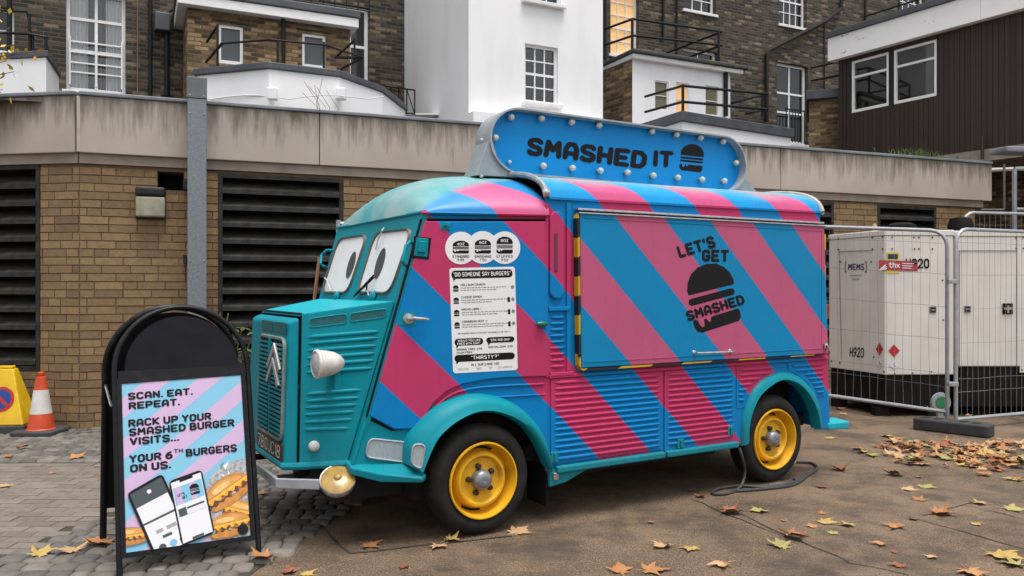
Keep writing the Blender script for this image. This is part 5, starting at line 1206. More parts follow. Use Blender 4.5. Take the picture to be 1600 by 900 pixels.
# ------------------------------------------------------------------ pavement sign
gl_, gr_ = gnd(187, 906), gnd(405, 869)
FS = Fr(gl_[0], gl_[1], gr_[0]-gl_[0], gr_[1]-gl_[1]); SW = math.hypot(gr_[0]-gl_[0], gr_[1]-gl_[1])
ab = thing('pavement_sign', 'black arched pavement sign with a burger loyalty poster on striped ground', 'pavement sign', FS.loc(), FS.rz)
TLT = .27
BPL = mat('black_plastic_worn', (.007, .007, .008, 1), (.02, .02, .021, 1), 18, .4, lo=.55, hi=.8, spec=.2)
def AP(px, py, off=0.0):
    return FS.plane(px, py, (0, -off, 0), (0, 1, -TLT))
def A2(x, z, off=0.0): return (x, z*TLT - off, z)
zsp = AP(183, 580)[2]; ztop = AP(280, 480)[2]; cxs = SW/2
def archpts(x0, x1, zs, zt, n=24): return [((x0+x1)/2 - (x1-x0)/2*math.cos(math.pi*k/n), zs + (zt-zs)*math.sin(math.pi*k/n)) for k in range(n+1)]
fr_ = [(0, 0), (.0, zsp)] + archpts(0, SW, zsp, ztop)[1:-1] + [(SW, zsp), (SW, 0)]
m = MB(); m.tube([A2(x, z) for x, z in fr_], .015, 10); m.build('front_frame', BPL, ab, smooth=True)
zpt, zpb = AP(190, 596)[2], AP(196, 868)[2]
hd = archpts(.05, SW-.05, zsp-.0, ztop-.05); m = MB(); m.ext([A2(x, z, -.006) for x, z in hd], (0, .012, 0)); m.build('header_board', mat('header_black', (.005, .005, .008, 1), (.010, .010, .014, 1), 7, .35, spec=.12), ab)
m = MB(); m.ext([A2(x, z, .010) for x, z in ((.015, zsp-.0), (SW-.015, zsp-.0), (SW-.015, zsp-.06), (.015, zsp-.06))], (0, .02, 0)); m.build('cross_rail', BPL, ab)
# poster: sheet corners as seen
pc = [AP(190, 600, .012), AP(376, 586, .012), AP(391, 837, .012), AP(197, 864, .012)]
def PF(a, b, l=0.0):                      # 560 x 810 units
    s_, t_ = a/560, b/810; q = ((1-s_)*(1-t_), s_*(1-t_), s_*t_, (1-s_)*t_); p = sum((k*v for k, v in zip(q, pc)), Vector()); return (p[0], p[1]-l, p[2]+l*.27)
def rim(a, b, c, d): return [PF(a, b, .004), PF(c, b, .004), PF(c, d, .004), PF(a, d, .004)]
m = MB()
for q in ((-22, -24, 582, 0), (-22, 810, 582, 834), (-22, 0, 0, 810), (560, 0, 582, 810)): m.ext(rim(*q), (0, .022, 0))
m.build('poster_frame', BPL, ab)
m = MB(); m.ext([PF(-20, -20, -.012), PF(580, -20, -.012), PF(580, 830, -.012), PF(-20, 830, -.012)], (0, .01, 0)); m.build('front_leaf', BPL, ab)
PBL = mat('poster_blue', (.175, .43, .58, 1), rough=.3); PPK = mat('poster_lilac', (.50, .35, .53, 1), rough=.3)
m = MB(); m.poly([PF(0, 0), PF(560, 0), PF(560, 810), PF(0, 810)]); ps = m.build('poster', PBL, ab, fix=False)
def clip(poly, xa, ya, xb, yb):
    def cut(P, ins, inter):
        o = []
        for i, p in enumerate(P):
            q = P[i-1]
            if ins(p):
                if not ins(q): o.append(inter(q, p))
                o.append(p)
            elif ins(q): o.append(inter(q, p))
        return o
    def ix(v): return lambda q, p: (v, q[1]+(p[1]-q[1])*(v-q[0])/(p[0]-q[0]))
    def iy(v): return lambda q, p: (q[0]+(p[0]-q[0])*(v-q[1])/(p[1]-q[1]), v)
    for ins, it in ((lambda p: p[0] >= xa, ix(xa)), (lambda p: p[0] <= xb, ix(xb)), (lambda p: p[1] >= ya, iy(ya)), (lambda p: p[1] <= yb, iy(yb))):
        if poly: poly = cut(poly, ins, it)
    return poly
def stripes(mb, xa, ya, xb, yb, c0, wd, sl, l, fn=PF):      # diagonal bands rising to the right
    for k in range(-2, 16):
        c = c0+2*wd*k; q = clip([(xa-900, c+900*sl), (xb+900, c-(xb-xa+900)*sl), (xb+900, c+wd-(xb-xa+900)*sl), (xa-900, c+wd+900*sl)], xa, ya, xb, yb)
        if len(q) > 2: mb.poly([fn(*p, l) for p in q])
m = MB(); stripes(m, 0, 0, 560, 810, 75, 99, .78, .0004); m.build('poster_stripes', PPK, ps, fix=False)
PINK_ = mat('poster_ink', (.012, .012, .015, 1), rough=.5, spec=.15); m = MB()
for s_, x_, y_, h_, w_ in (('SCAN. EAT.', 26, 45, 40, 296), ('REPEAT.', 28, 93, 40, 232), ('RACK UP YOUR', 24, 178, 42, 380), ('SMASHED BURGER', 26, 222, 42, 488), ('VISITS...', 28, 268, 42, 222), ('YOUR 6', 24, 352, 42, 192), ('BURGERS', 276, 350, 42, 244), ('ON US.', 26, 398, 42, 182)):
    text(m, s_, PF, x_, y_, h_, 1.85, .7, 0, width=w_, lift=.0012)
text(m, 'TH', PF, 222, 346, 22, 1.4, .9, 0, width=42, lift=.0012); m.build('poster_lettering', PINK_, ps, fix=False)
# burgers, wrap and telephones printed on the poster
BUN = mat('print_bun', (.56, .25, .045, 1), (.40, .14, .02, 1), 30, .3); CHE = mat('print_cheese', (.80, .36, .02, 1), (.70, .26, .015, 1), 40, .3); PAT = mat('print_patty', (.055, .028, .018, 1), (.12, .06, .03, 1), 90, .3)
FOI = mat('print_foil', (.45, .45, .46, 1), (.16, .16, .17, 1), 60, .3); TOM = mat('print_tomato', (.45, .04, .03, 1), rough=.3)
lay = [0.0006]
def pp_(poly, mt, nm):
    poly = clip(poly, 0, 0, 560, 810)
    if len(poly) < 3: return
    lay[0] += .00012; m = MB(); m.poly([PF(a, b, lay[0]) for a, b in poly]); m.build(nm, mt, ps, fix=False)
def el(cx, cy_, a, b, ang=0, t0=0, t1=360, n=26):
    o = []
    for k in range(n+1): t = R(t0+(t1-t0)*k/n); x, y = a*math.cos(t), b*math.sin(t); o.append((cx+x*math.cos(R(ang))-y*math.sin(R(ang)), cy_+x*math.sin(R(ang))+y*math.cos(R(ang))))
    return o
BUN2 = mat('print_bun_top', (.66, .34, .09, 1), (.50, .20, .035, 1), 18, .3); BUN3 = mat('print_bun_light', (.78, .50, .20, 1), (.66, .36, .10, 1), 26, .3); BUNE = mat('print_bun_edge', (.30, .10, .018, 1), (.42, .17, .03, 1), 40, .3)
def blob(cx, cy_, a, b, ang, seed, n=40, amp=.06, t0=0, t1=360):
    rr = random.Random(seed); ph_ = [rr.uniform(0, 6.3) for _ in range(5)]; o = []
    for k in range(n+1):
        t = R(t0+(t1-t0)*k/n); q = 1+amp*sum(math.sin((j+2)*t+ph_[j])/(j+1.5) for j in range(5)); x, y = a*q*math.cos(t), b*q*math.sin(t)
        o.append((cx+x*math.cos(R(ang))-y*math.sin(R(ang)), cy_+x*math.sin(R(ang))+y*math.cos(R(ang))))
    return o
def pburger(cx, cy_, w, ang, seed):
    ca, sa = math.cos(R(ang)), math.sin(R(ang))
    def T(u_, v_): return (cx+w*(u_*ca-v_*sa), cy_+w*(u_*sa+v_*ca))
    rr = random.Random(seed)
    pp_(blob(*T(0, .34), w*.98, w*.26, ang, seed), BUNE, 'bun_print'); pp_(blob(*T(-.02, .36), w*.90, w*.20, ang, seed+1), BUN, 'bun_print')
    edge = lambda v0, am, s0: [T(-1.0+2.0*k/22, v0+am*math.sin(k*1.7+s0)+rr.uniform(-.02, .02)) for k in range(23)]
    pp_(edge(.02, .02, 1) + edge(.27, .05, 2)[::-1], PAT, 'patty_print')
    for k in range(9): pp_(blob(*T(rr.uniform(-.85, .85), rr.uniform(.10, .24)), w*.09, w*.045, ang, seed+k, 14, .2), FOI if k % 4 == 0 else TOM if k % 4 == 1 else BUNE, 'patty_print')
    pp_(edge(-.10, .02, 3) + edge(.10, .085, seed)[::-1], CHE, 'cheese_print'); pp_(edge(-.08, .02, 3) + edge(.0, .04, seed+1)[::-1], mat('print_cheese_light', (.86, .50, .06, 1), rough=.3), 'cheese_print')
    pp_(blob(*T(.0, -.06), w*.99, w*.50, ang, seed+3, 40, .02, 180, 360), BUNE, 'bun_print'); pp_(blob(*T(.0, -.08), w*.96, w*.46, ang, seed+4, 40, .02, 178, 362), BUN, 'bun_print')
    pp_(blob(*T(-.06, -.14), w*.80, w*.34, ang, seed+5, 40, .05, 176, 364), BUN2, 'bun_print'); pp_(blob(*T(-.16, -.26), w*.42, w*.12, ang, seed+6, 26, .10), BUN3, 'bun_print')
pp_(blob(480, 640, 150, 210, 12, 5, 40, .10), FOI, 'foil_print')
for k in range(10): rr_ = random.Random(k); x0, y0 = 400+rr_.uniform(0, 150), 440+rr_.uniform(0, 100); pp_([(x0, y0), (x0+rr_.uniform(5, 40), y0+rr_.uniform(-25, 25)), (x0+rr_.uniform(0, 20), y0+rr_.uniform(10, 40))], WST if k % 2 else GALV, 'foil_print')
pburger(530, 690, 95, 20, 11); pburger(462, 578, 118, -30, 23); pburger(462, 742, 100, -6, 37)
pp_(el(525, 775, 26, 26), PINK_, 'badge_print'); pburger(18, 735, 72, 0, 51)
DGR = mat('print_slate', (.045, .06, .065, 1), rough=.3); WPR = mat('print_white', (.66, .66, .69, 1), rough=.3); GPR = mat('print_midgrey', (.30, .30, .32, 1), rough=.3)
def phone(pts, nm): pp_([tuple(p) for p in wquad([Vector((*p, 0)) for p in pts], 26, 5)] if 0 else pts, PINK_, nm)
def ph(quad):
    q3 = [(x, y, 0) for x, y in quad]; o = [(p[0], p[1]) for p in wquad(q3, 24, 5)]; pp_(o, PINK_, 'phone_print')
    cx = sum(p[0] for p in quad)/4; cy_ = sum(p[1] for p in quad)/4; return lambda u_, v_: tuple((1-u_)*(1-v_)*quad[0][i]*1 + u_*(1-v_)*quad[1][i] + u_*v_*quad[2][i] + (1-u_)*v_*quad[3][i] for i in (0, 1))
f1 = ph([(8, 535), (165, 458), (290, 800), (118, 850)])
R4 = lambda f, a, b, c, d: [f(a, b), f(c, b), f(c, d), f(a, d)]
pp_(R4(f1, .06, .04, .94, .98), DGR, 'screen_print'); pp_(R4(f1, .07, .26, .93, .50), WPR, 'screen_print'); pp_(R4(f1, .07, .53, .93, .98), WPR, 'screen_print'); pp_(el(*f1(.52, .13), 10, 10), WPR, 'icon_print')
pp_(R4(f1, .28, .66, .46, .71), GPR, 'price_print'); pp_(R4(f1, .55, .66, .82, .71), GPR, 'price_print'); pp_(R4(f1, .38, .76, .62, .80), DGR, 'button_print')
for u_, c_ in ((.28, DGR), (.56, PBL), (.82, TOM)): pp_(el(*f1(u_, .91), 17, 17), c_, 'icon_print')
f2 = ph([(192, 500), (345, 460), (392, 772), (240, 815)])
pp_(R4(f2, .05, .04, .95, .97), WPR, 'screen_print'); pp_(R4(f2, .07, .13, .93, .40), PBL, 'screen_print'); pp_(R4(f2, .30, .04, .70, .075), PINK_, 'notch_print'); pp_(R4(f2, .12, .13, .30, .40), PPK, 'stripe_print'); pp_(R4(f2, .55, .13, .70, .40), PPK, 'stripe_print')
m = MB(); lay[0] += .0003; F2 = lambda a, b, l=0.0: PF(a, b, lay[0]+l); bc = f2(.68, .25); burger(m, F2, bc[0], bc[1], 44, 52, R(-8)); bc = f2(.13, .30); text(m, "LET'S", F2, bc[0], bc[1]-22, 14, 1.4, 1, R(-14), width=34); text(m, 'GET', F2, bc[0]+22, bc[1]-8, 13, 1.4, 1, R(-14), width=24)
bc = f1(.52, .13); m.build('app_logo', PINK_, ps, fix=False)
pp_(R4(f2, .10, .46, .90, .58), mat('print_pale', (.62, .62, .66, 1)), 'card_print'); pp_(R4(f2, .10, .46, .34, .58), DGR, 'card_print'); pp_(R4(f2, .36, .47, .88, .50), DGR, 'card_print'); pp_(R4(f2, .34, .93, .68, .965), DGR, 'button_print')
# rear leaf
bl0 = FS.at(155, 845, .70)[0]
m = MB(); B2 = lambda x, z, off=0.0: (x-.03, .66 + (TLT*ztop+.045-.66)*z/ztop + off, z); m.tube([B2(x, z) for x, z in fr_], .019, 10); m.ext([B2(x, z) for x, z in [(.01, .22), (SW-.01, .22), (SW-.01, zsp)] + archpts(.01, SW-.01, zsp, ztop-.03)[1:-1][::-1] + [(.01, zsp)]], (0, .012, 0)); m.build('rear_leaf', BPL, ab, smooth=True)
m = MB(); m.tube([A2(-.02, .86), B2(.0, .95)], .007, 6); m.build('stay', CHR, ab)

# ------------------------------------------------------------------ cones
cn = thing('traffic_cone', 'orange and white traffic cone on a black base by the brick pier', 'cone', gnd(64, 679))
ORG = mat('cone_orange', (.62, .075, .018, 1), (.42, .05, .018, 1), 9, .5); CWT = mat('cone_white', (.66, .64, .60, 1), (.48, .45, .40, 1), 7, .5)
m = MB(); m.ext([(x, y, 0) for x, y in rrect(-.215, -.215, .215, .215, .07, 3)], (0, 0, .06)); m.build('base', mat('cone_base', (.028, .030, .032, 1), (.05, .05, .05, 1), 10, .7), cn, bevel=.015)
hC_ = .58; prof = lambda z: .125 - .088*z/hC_
m = MB(); m.lathe([(prof(0)+.012, .058), (prof(.0), .07), (prof(.16), .058+.16)], None, 28); m.build('cone_skirt', ORG, cn, smooth=True); m = MB(); m.lathe([(prof(.40), .058+.40), (prof(.53), .058+.53), (.03, .058+.535), (.036, .058+.55), (.034, .058+.575), (0, .058+.585)], None, 28); m.build('cone_tip', ORG, cn, smooth=True)
m = MB(); m.lathe([(prof(.16)+.002, .058+.16), (prof(.40)+.002, .058+.40)], None, 28); m.build('reflective_sleeve', CWT, cn, smooth=True)
yc_ = thing('parking_cone', 'yellow four-sided no-waiting cone with red and blue disc at the left edge', 'cone', gnd(8, 676), .12)
YPL = mat('cone_yellow', (.72, .46, .010, 1), (.60, .36, .012, 1), 7, .42)
m = MB(); w0, w1 = .255, .105; m.add([(-w0, -w0*.7, .1), (w0, -w0*.7, .1), (w0, w0*.7, .1), (-w0, w0*.7, .1), (-w1, -w1*.5, .66), (w1, -w1*.5, .66), (w1, w1*.5, .66), (-w1, w1*.5, .66)], [(0, 1, 5, 4), (1, 2, 6, 5), (2, 3, 7, 6), (3, 0, 4, 7), (4, 5, 6, 7), (0, 3, 2, 1)]); m.box(-.09, .09, -.04, .04, .66, .69); m.build('body', YPL, yc_, bevel=.012)
m = MB(); m.box(-.27, .27, -.20, .20, 0, .098); m.build('base', MATS['cone_base'], yc_, bevel=.012)
YF = lambda a, b, l=0.0: (a, -.1785 + (.1 - (.1-b))*0 + (b-.1)*(.126/.56) - .004 - l, b)
for r_, mt, l in ((.125, mat('sign_red', (.40, .02, .018, 1), rough=.4), 0), (.095, mat('sign_deep_blue', (.012, .045, .22, 1), rough=.4), .0008)):
    m = MB(); disc(m, YF, 0.02, .36, r_, r_, 32, l); m.build('no_waiting_disc', mt, yc_, fix=False)
m = MB(); m.poly([YF(.02+x, .36+z, .0016) for x, z in ((-.085, .062), (-.062, .085), (.085, -.062), (.062, -.085))]); m.build('red_slash', MATS['sign_red'], yc_, fix=False)

# ------------------------------------------------------------------ generators
GEN = mat('generator_white', (.66, .63, .58, 1), (.58, .55, .50, 1), 2.2, .45, bump=.05); GBK = mat('generator_base', (.006, .006, .006, 1), (.014, .013, .012, 1), 5, .7, spec=.12)
RST = mat('rust_spot', (.10, .045, .02, 1), rough=.8)
def generator(label, pts, z0, z1, name='generator'):
    c = pts[0]; g = thing(name, label, 'generator', (c[0], c[1], 0)); P = [(p[0]-c[0], p[1]-c[1]) for p in pts]
    m = MB(); m.ext([(x, y, z0) for x, y in P], (0, 0, z1-z0-.07)); body = m.build('canopy', GEN, g, bevel=.012)
    cx = sum(p[0] for p in P)/len(P); cy_ = sum(p[1] for p in P)/len(P); Q = [(cx+(x-cx)*1.012, cy_+(y-cy_)*1.012) for x, y in P]
    m = MB(); m.ext([(x, y, z1-.068) for x, y in Q], (0, 0, .068)); m.build('roof_lid', GEN, g, bevel=.010)
    Q = [(cx+(x-cx)*.97, cy_+(y-cy_)*.97) for x, y in P]; m = MB(); m.ext([(x, y, .10) for x, y in Q], (0, 0, z0-.102)); m.build('base_tank', GBK, g, bevel=.02)
    m = MB()
    for k in (0, 1): m.box(-.15, .15, -.1, .1, 0, .1); 
    return g, c
g0, g1, g2 = (4.31, 9.25), (4.02, 10.15), (5.125, 9.28)
z1 = CAM_H + 91*9.25/FOC; z0 = CAM_H - 136*9.25/FOC
gn, c = generator('cream white generator with fuel diamonds and red sticker behind the mesh fence beside the van', [g2, g0, g1, (5.0, 10.9)], z0, z1)
for x, y in ((.0, .12), (.6, .1), (-.2, .8)): MB().box(-.08, .08, -.06, .06, 0, .10).build('foot', GBK, gn, loc=(g0[0]-c[0]+x, g0[1]-c[1]+y, 0))
def face(a, b, c):                        # printing plane through two ground points
    F_ = Fr(a[0], a[1], b[0]-a[0], b[1]-a[1])
    def fn(px, py, l=0.0):
        x, z = F_.at(px, py, -.004-l); w = F_.w(x, -.004-l, z); return (w[0]-c[0], w[1]-c[1], z)
    return fn
FF = face(g0, g2, c); FL2 = face(g1, g0, c)
DNV = mat('print_navy', (.015, .03, .07, 1), rough=.5)
def flat(fn, pts, mt, nm, par, l=0.0, rec=False): m = MB(); m.poly([fn(a, b, l) for a, b in pts]); return m.build(nm, mt, par, fix=False)
m = MB(); text(m, 'MEMS', FL2, 1325, 411.5, 11, 1.5, .8, R(0), width=25); text(m, '[', FL2, 1320, 409, 16, .8, 1, 0, width=3); text(m, ']', FL2, 1351, 409, 16, .8, 1, 0, width=3); m.build('lettering', DNV, gn, fix=False)
flat(FL2, [(1328, 429.5), (1346, 429), (1346, 431), (1328, 431.5)], GPR, 'small_print', gn); flat(FL2, [(1331, 435.5), (1343, 435), (1343, 437), (1331, 437.5)], GPR, 'small_print', gn)
m = MB(); text(m, 'H920', FL2, 1328, 542, 16, 1.2, 1.0, R(3), width=22); m.build('lettering', INK, gn, fix=False)
flat(FF, [(1385, 394.5), (1405, 394.5), (1405, 427), (1385, 427)], mat('label_yellow', (.62, .46, .03, 1), rough=.5), 'yellow_label', gn); flat(FF, [(1387, 397), (1403, 397), (1403, 405), (1387, 405)], DNV, 'label_heading', gn, .0006)
m = MB(); text(m, 'H920', FF, 1415, 403.5, 16.5, 1.5, 1.0, 0, width=37); m.build('lettering', INK, gn, fix=False)
flat(FF, [(1373, 406.5), (1434, 408), (1434, 423.5), (1373, 422)], mat('label_red', (.36, .035, .05, 1), (.31, .03, .045, 1), 9, .5), 'red_sticker', gn, .0015)
m = MB(); text(m, 'thx', FF, 1389, 409, 9.5, 1.2, .8, R(1), width=17, lift=.0024)
for k in range(3): m.poly([FF(*p, .0024) for p in ((1373+4*k, 422-k*.3), (1376+4*k, 422-k*.3), (1385+k*.5-0, 414+k*2.7), (1384+k*.5, 412.5+k*2.7))])
for k in range(3): m.poly([FF(*p, .0024) for p in ((1410, 411+3.5*k), (1428-2*k, 411.4+3.5*k), (1428-2*k, 412.7+3.5*k), (1410, 412.3+3.5*k))])
m.build('sticker_print', WST, gn, fix=False)
RD = mat('diamond_red', (.42, .012, .02, 1), rough=.45)
for fn, cx, cy_, w_, h_ in ((FL2, 1374, 545.5, 5.6, 10), (FF, 1397, 548, 9, 10)): flat(fn, [(cx-w_, cy_), (cx, cy_-h_), (cx+w_, cy_), (cx, cy_+h_)], RD, 'hazard_diamond', gn, .001)
for fn, cx, cy_, w_, h_ in ((FL2, 1374.5, 567, 5, 8), (FF, 1397.5, 570, 8, 8)):
    flat(fn, [(cx-w_, cy_), (cx, cy_-h_), (cx+w_, cy_), (cx, cy_+h_)], WPR, 'notice_diamond', gn, .001); flat(fn, [(cx-1.5, cy_-3), (cx, cy_-3), (cx+.5, cy_+1), (cx+3, cy_+1), (cx+2, cy_+3), (cx-1, cy_+3)], GPR, 'notice_symbol', gn, .0018)
def latch(fn, cx, cy_, par, k=1):
    m = MB(); a, b = fn(cx-5*k, cy_+5*k), fn(cx+5*k, cy_-5*k); m.ext([fn(cx-5*k, cy_+5*k, .006), fn(cx+5*k, cy_+5*k, .006), fn(cx+5*k, cy_-5*k, .006), fn(cx-5*k, cy_-5*k, .006)], (0, .006, 0)); l_ = m.build('door_latch', mat('latch_grey', (.12, .12, .11, 1), (.2, .2, .19, 1), 20, .4, .4), par)
    flat(fn, [(cx-3.5*k, cy_+3.5*k), (cx+3.5*k, cy_+3.5*k), (cx+3.5*k, cy_-3.5*k), (cx-3.5*k, cy_-3.5*k)], GBK, 'latch_pocket', l_, .0075)
    flat(fn, [(cx-2.5*k, cy_+1), (cx+2.8*k, cy_+1), (cx+2.8*k, cy_-1), (cx-2.5*k, cy_-1)], CHR, 'latch_lever', l_, .009)
latch(FF, 1458, 484, gn)
def rivets(fn, pts, par):
    m = MB()
    for a, b in pts: disc(m, fn, a, b, 1.5, 1.5, 8, .003)
    m.build('rusty_rivets', RST, par, fix=False)
rivets(FF, [(1394, 371), (1394, 389), (1428, 371), (1436, 371), (1429, 389), (1436, 389), (1457, 371), (1457, 389), (1398, 584), (1426, 583), (1455, 581), (1474, 500), (1473, 438)], gn)
rivets(FL2, [(1296, 374), (1310, 373), (1363, 371), (1379, 370), (1310, 390), (1363, 389), (1379, 389), (1313, 409), (1361, 409), (1299, 564), (1312, 567), (1365, 558), (1381, 581)], gn)
m = MB()
for a, b, fn in (((1311, 393), (1363, 391), FL2), ((1311, 393), (1315, 562), FL2)): m.tube([fn(*a, .001), fn(*b, .001)], .004, 4)
m.build('panel_joint', mat('joint_grey', (.16, .15, .14, 1)), gn)  # dark grey lines along the canopy panel joints
m = MB(); m.ext([FL2(*p, -.008) for p in ((1314, 563), (1364, 574), (1364, 586), (1314, 576))], (.02, -.01, 0)); m.build('lower_cutout', GBK, gn)
ep = (4.75-c[0], 9.75-c[1], z1); MB().lathe([(.13, 0), (.13, .05), (.16, .055), (.16, .09), (.10, .12), (0, .125)], Matrix.Translation(ep), 20).build('exhaust_cap', GBK, gn, smooth=True)
MB().lathe([(.03, 0), (.035, .05), (.02, .09), (0, .10)], Matrix.Translation((4.30-c[0]+.05, 9.6-c[1], z1)), 12).build('lifting_eye', mat('copper_tone', (.40, .20, .10, 1), rough=.5), gn, smooth=True)
h0, h1 = (5.14, 9.27), (8.6, 9.33)
gn2, c = generator('cream white generator with a dark T-handle latch behind the right fence panel', [h1, h0, (5.2, 10.5), (8.6, 10.6)], CAM_H-123*9.25/FOC, z1-.01)
for x in (.4, 1.2, 2.4): MB().box(-.15, .15, -.06, .1, 0, .10).build('foot', GBK, gn2, loc=(h0[0]-c[0]+x, h0[1]-c[1]+.2, 0))
F3 = face(h0, h1, c)
m = MB()
for a, b in (((1499, 391.5), (1589, 391.5)), ((1589, 368), (1589, 574)), ((1499, 391.5), (1499, 574))): m.tube([F3(*a, .001), F3(*b, .001)], .004, 4)
m.build('panel_joint', MATS['joint_grey'], gn2)
m = MB(); m.ext([F3(*p, .002) for p in ((1594, 572), (1640, 572), (1640, 582), (1594, 582))], (0, .02, 0)); m.build('skirt_tab', GEN, gn2)
latch(F3, 1512, 483, gn2)
m = MB(); m.ext([F3(*p, .01) for p in ((1567, 474), (1583, 474), (1583, 491), (1567, 491))], (0, .01, 0)); tl = m.build('door_latch', GBK, gn2, bevel=.004); m = MB(); m.ext([F3(*p, .02) for p in ((1569, 481), (1582, 480), (1582, 484), (1569, 484))], (0, .006, 0)); m.ext([F3(*p, .021) for p in ((1574, 477), (1577, 477), (1577, 489), (1574, 489))], (0, .006, 0)); m.build('tee_handle', CHR, tl)
rivets(F3, [(1563, 365), (1571, 365), (1588, 371), (1599, 371), (1588, 388), (1599, 388), (1597, 578), (1604, 578)], gn2)
dk = thing('black_fitting', 'round black fitting poking up above the right generator', 'fitting', (6.0, 10.7, 0))  # plain round black fitting on an upright
m = MB(); m.lathe([(0, 2.45), (.13, 2.42), (.16, 2.32), (.15, 2.25), (.05, 2.22), (.05, 0)], None, 16); m.build('head', GBK, dk, smooth=True)

# ------------------------------------------------------------------ mesh fence
WIR = mat('fence_wire', (.26, .26, .25, 1), (.18, .18, .17, 1), 30, .5, .5); FTB = mat('fence_tube', (.30, .315, .33, 1), (.40, .415, .43, 1), 8, .4, .5)
def fence(label, A, B, zA, zB, h, name='mesh_fence', waves=.006, mesh=True, zl=.12):
    f = thing(name, label, 'fence panel', (A[0], A[1], 0), 0, None); d = Vector((B[0]-A[0], B[1]-A[1], 0)); L_ = d.length; d.normalize()
    def P(s, z): return tuple(d*s + Vector((0, 0, z + zA+(zB-zA)*s/L_)))
    r = .16; path = [P(0, -zA if 0 else -.10), P(0, h-r)] + [P(r-r*math.cos(R(a)), h-r+r*math.sin(R(a))) for a in (22, 45, 68)] + [P(r, h), P(L_-r, h)] + [P(L_-r+r*math.sin(R(a)), h-r+r*math.cos(R(a))) for a in (22, 45, 68)] + [P(L_, h-r), P(L_, -.10)]
    m = MB(); m.tube(path, .021, 10); m.build('tube_frame', FTB, f, smooth=True); m = MB(); m.tube([P(0, zl), P(L_, zl)], .020, 8); m.build('bottom_rail', FTB, f, smooth=True)
    if mesh:
        m = MB(); s = .085
        while s < L_-.02:
            ph_ = random.uniform(0, 6.3); am = waves*random.uniform(.3, 1.4)
            zt_ = h - (max(0, r-s)**2/r if s < r else max(0, s-(L_-r))**2/r)
            m.tube([P(s+am*math.sin(ph_+k*1.1), zl+(zt_-zl)*k/7) for k in range(8)], .0021, 3, caps=False); s += .085
        for zz in (.28, .42, .80, 1.16, 1.52, 1.86):
            m.tube([P(L_*k/10, zl+(h-zl)*zz/2.0+random.uniform(-.006, .006)) for k in range(11)], .0021, 3, caps=False)
        m.build('wire_mesh', WIR, f)
    return f
pA = gnd(1480, 668); fence('welded mesh fence panel before the generator with the fuel diamonds', (pA[0], pA[1]), (2.55, 9.90), .05, .24, 2.05, zl=.115)
fence('welded mesh fence panel running out of the right edge before the second generator', (4.66, 8.40), (7.9, 9.75), .03, .03, 2.08, zl=.08)
fence('tube-framed fence panel standing behind the right generator', (6.15, 10.9), (9.4, 11.6), 0, 0, 2.52, zl=.15)
cl = thing('fence_clamp', 'upper steel clamp joining the two fence panels', 'clamp', (0, 0, 0)); cl2 = None
for o, py, lb in ((cl, 440, None), (None, 600, 'lower steel clamp joining the two fence panels')):
    p_ = W(1487, py, 8.36)
    if o is None: o = thing('fence_clamp', lb, 'clamp')
    o.location = p_; m = MB(); m.box(-.045, .06, -.028, .028, -.022, .022); m.tube([(-.02, -.05, 0), (-.02, .05, 0)], .008, 6); m.build('clamp_body', FTB, o, bevel=.008)
fb = thing('ballast_block', 'black recycled rubber fence foot under the joined posts', 'ballast block', gnd(1489, 676), R(-46)); 
m = MB(); m.ext([(x, y, .0) for x, y in rrect(-.36, -.115, .36, .115, .04, 3)], (0, 0, .125)); foot = m.build('block', mat('rubber_foot', (.022, .022, .023, 1), (.04, .04, .04, 1), 12, .75, bump=.4), fb, bevel=.018)
m = MB()
for x in (-.26, -.14, .10, .22): m.box(x-.035, x+.035, -.05, .05, .1255, .129)
m.build('post_hole', DARK, fb)
gd = thing('green_disc', 'green and grey round cover leaning behind the fence posts', 'cover', W(1470, 600, 8.75)[:2] + (.24,))
MB().lathe([(0, .02), (.06, .02), (.062, .0)], Matrix.Translation((0, 0, 0)) @ Matrix.Rotation(R(90), 4, 'X'), 20).build('disc', mat('green_plastic', (.02, .20, .07, 1), rough=.5), gd); MB().lathe([(.066, .015), (.105, .012), (.108, -.01)], Matrix.Rotation(R(90), 4, 'X'), 20).build('ring', ALU, gd)
MB().box(-.03, .03, 0, .04, -.24, -.1).build('stem', ALU, gd)

# ------------------------------------------------------------------ cable, broom handle, ladder end
def sm3(P, k=5):
    out = []
    for i in range(len(P)-1):
        a, b, c, d = P[max(i-1, 0)], P[i], P[i+1], P[min(i+2, len(P)-1)]
        for j in range(k):
            f = j/k; out.append(tuple(.5*((2*b) + (c-a)*f + (2*a-5*b+4*c-d)*f*f + (3*b-a-3*c+d)*f**3)))
    return out + [tuple(P[-1])]
cb = thing('power_cable', 'dark grey power cable looping from the van sill to behind the rear wheel', 'cable', gnd(1180, 770))
o3 = Vector(cb.location); m = MB()
pth = [(1155, 700, .31), (1160, 715, .24), (1164, 735, .13), (1160, 755, .04)]
q = []
for px, py, z in pth: q.append(Vector(gnd(px, py, z)) - o3)
for px, py in ((1150, 766), (1135, 771), (1120, 772), (1113, 770), (1118, 765), (1135, 761), (1160, 759), (1195, 761), (1225, 757), (1243, 752), (1240, 748)): q.append(Vector(gnd(px, py, .013)) - o3)
m.tube(sm3(q), .011, 8); m.build('cable_run', mat('cable_grey', (.03, .031, .033, 1), (.05, .05, .05, 1), 9, .55), cb, smooth=True)
m = MB(); q = [Vector(gnd(px, py, .013)) - o3 for px, py in ((1150, 767), (1190, 764), (1240, 757), (1262, 742), (1274, 735), (1276, 729), (1266, 723), (1245, 722))]; m.tube(sm3(q), .011, 8); m.build('cable_loop', MATS['cable_grey'], cb, smooth=True)
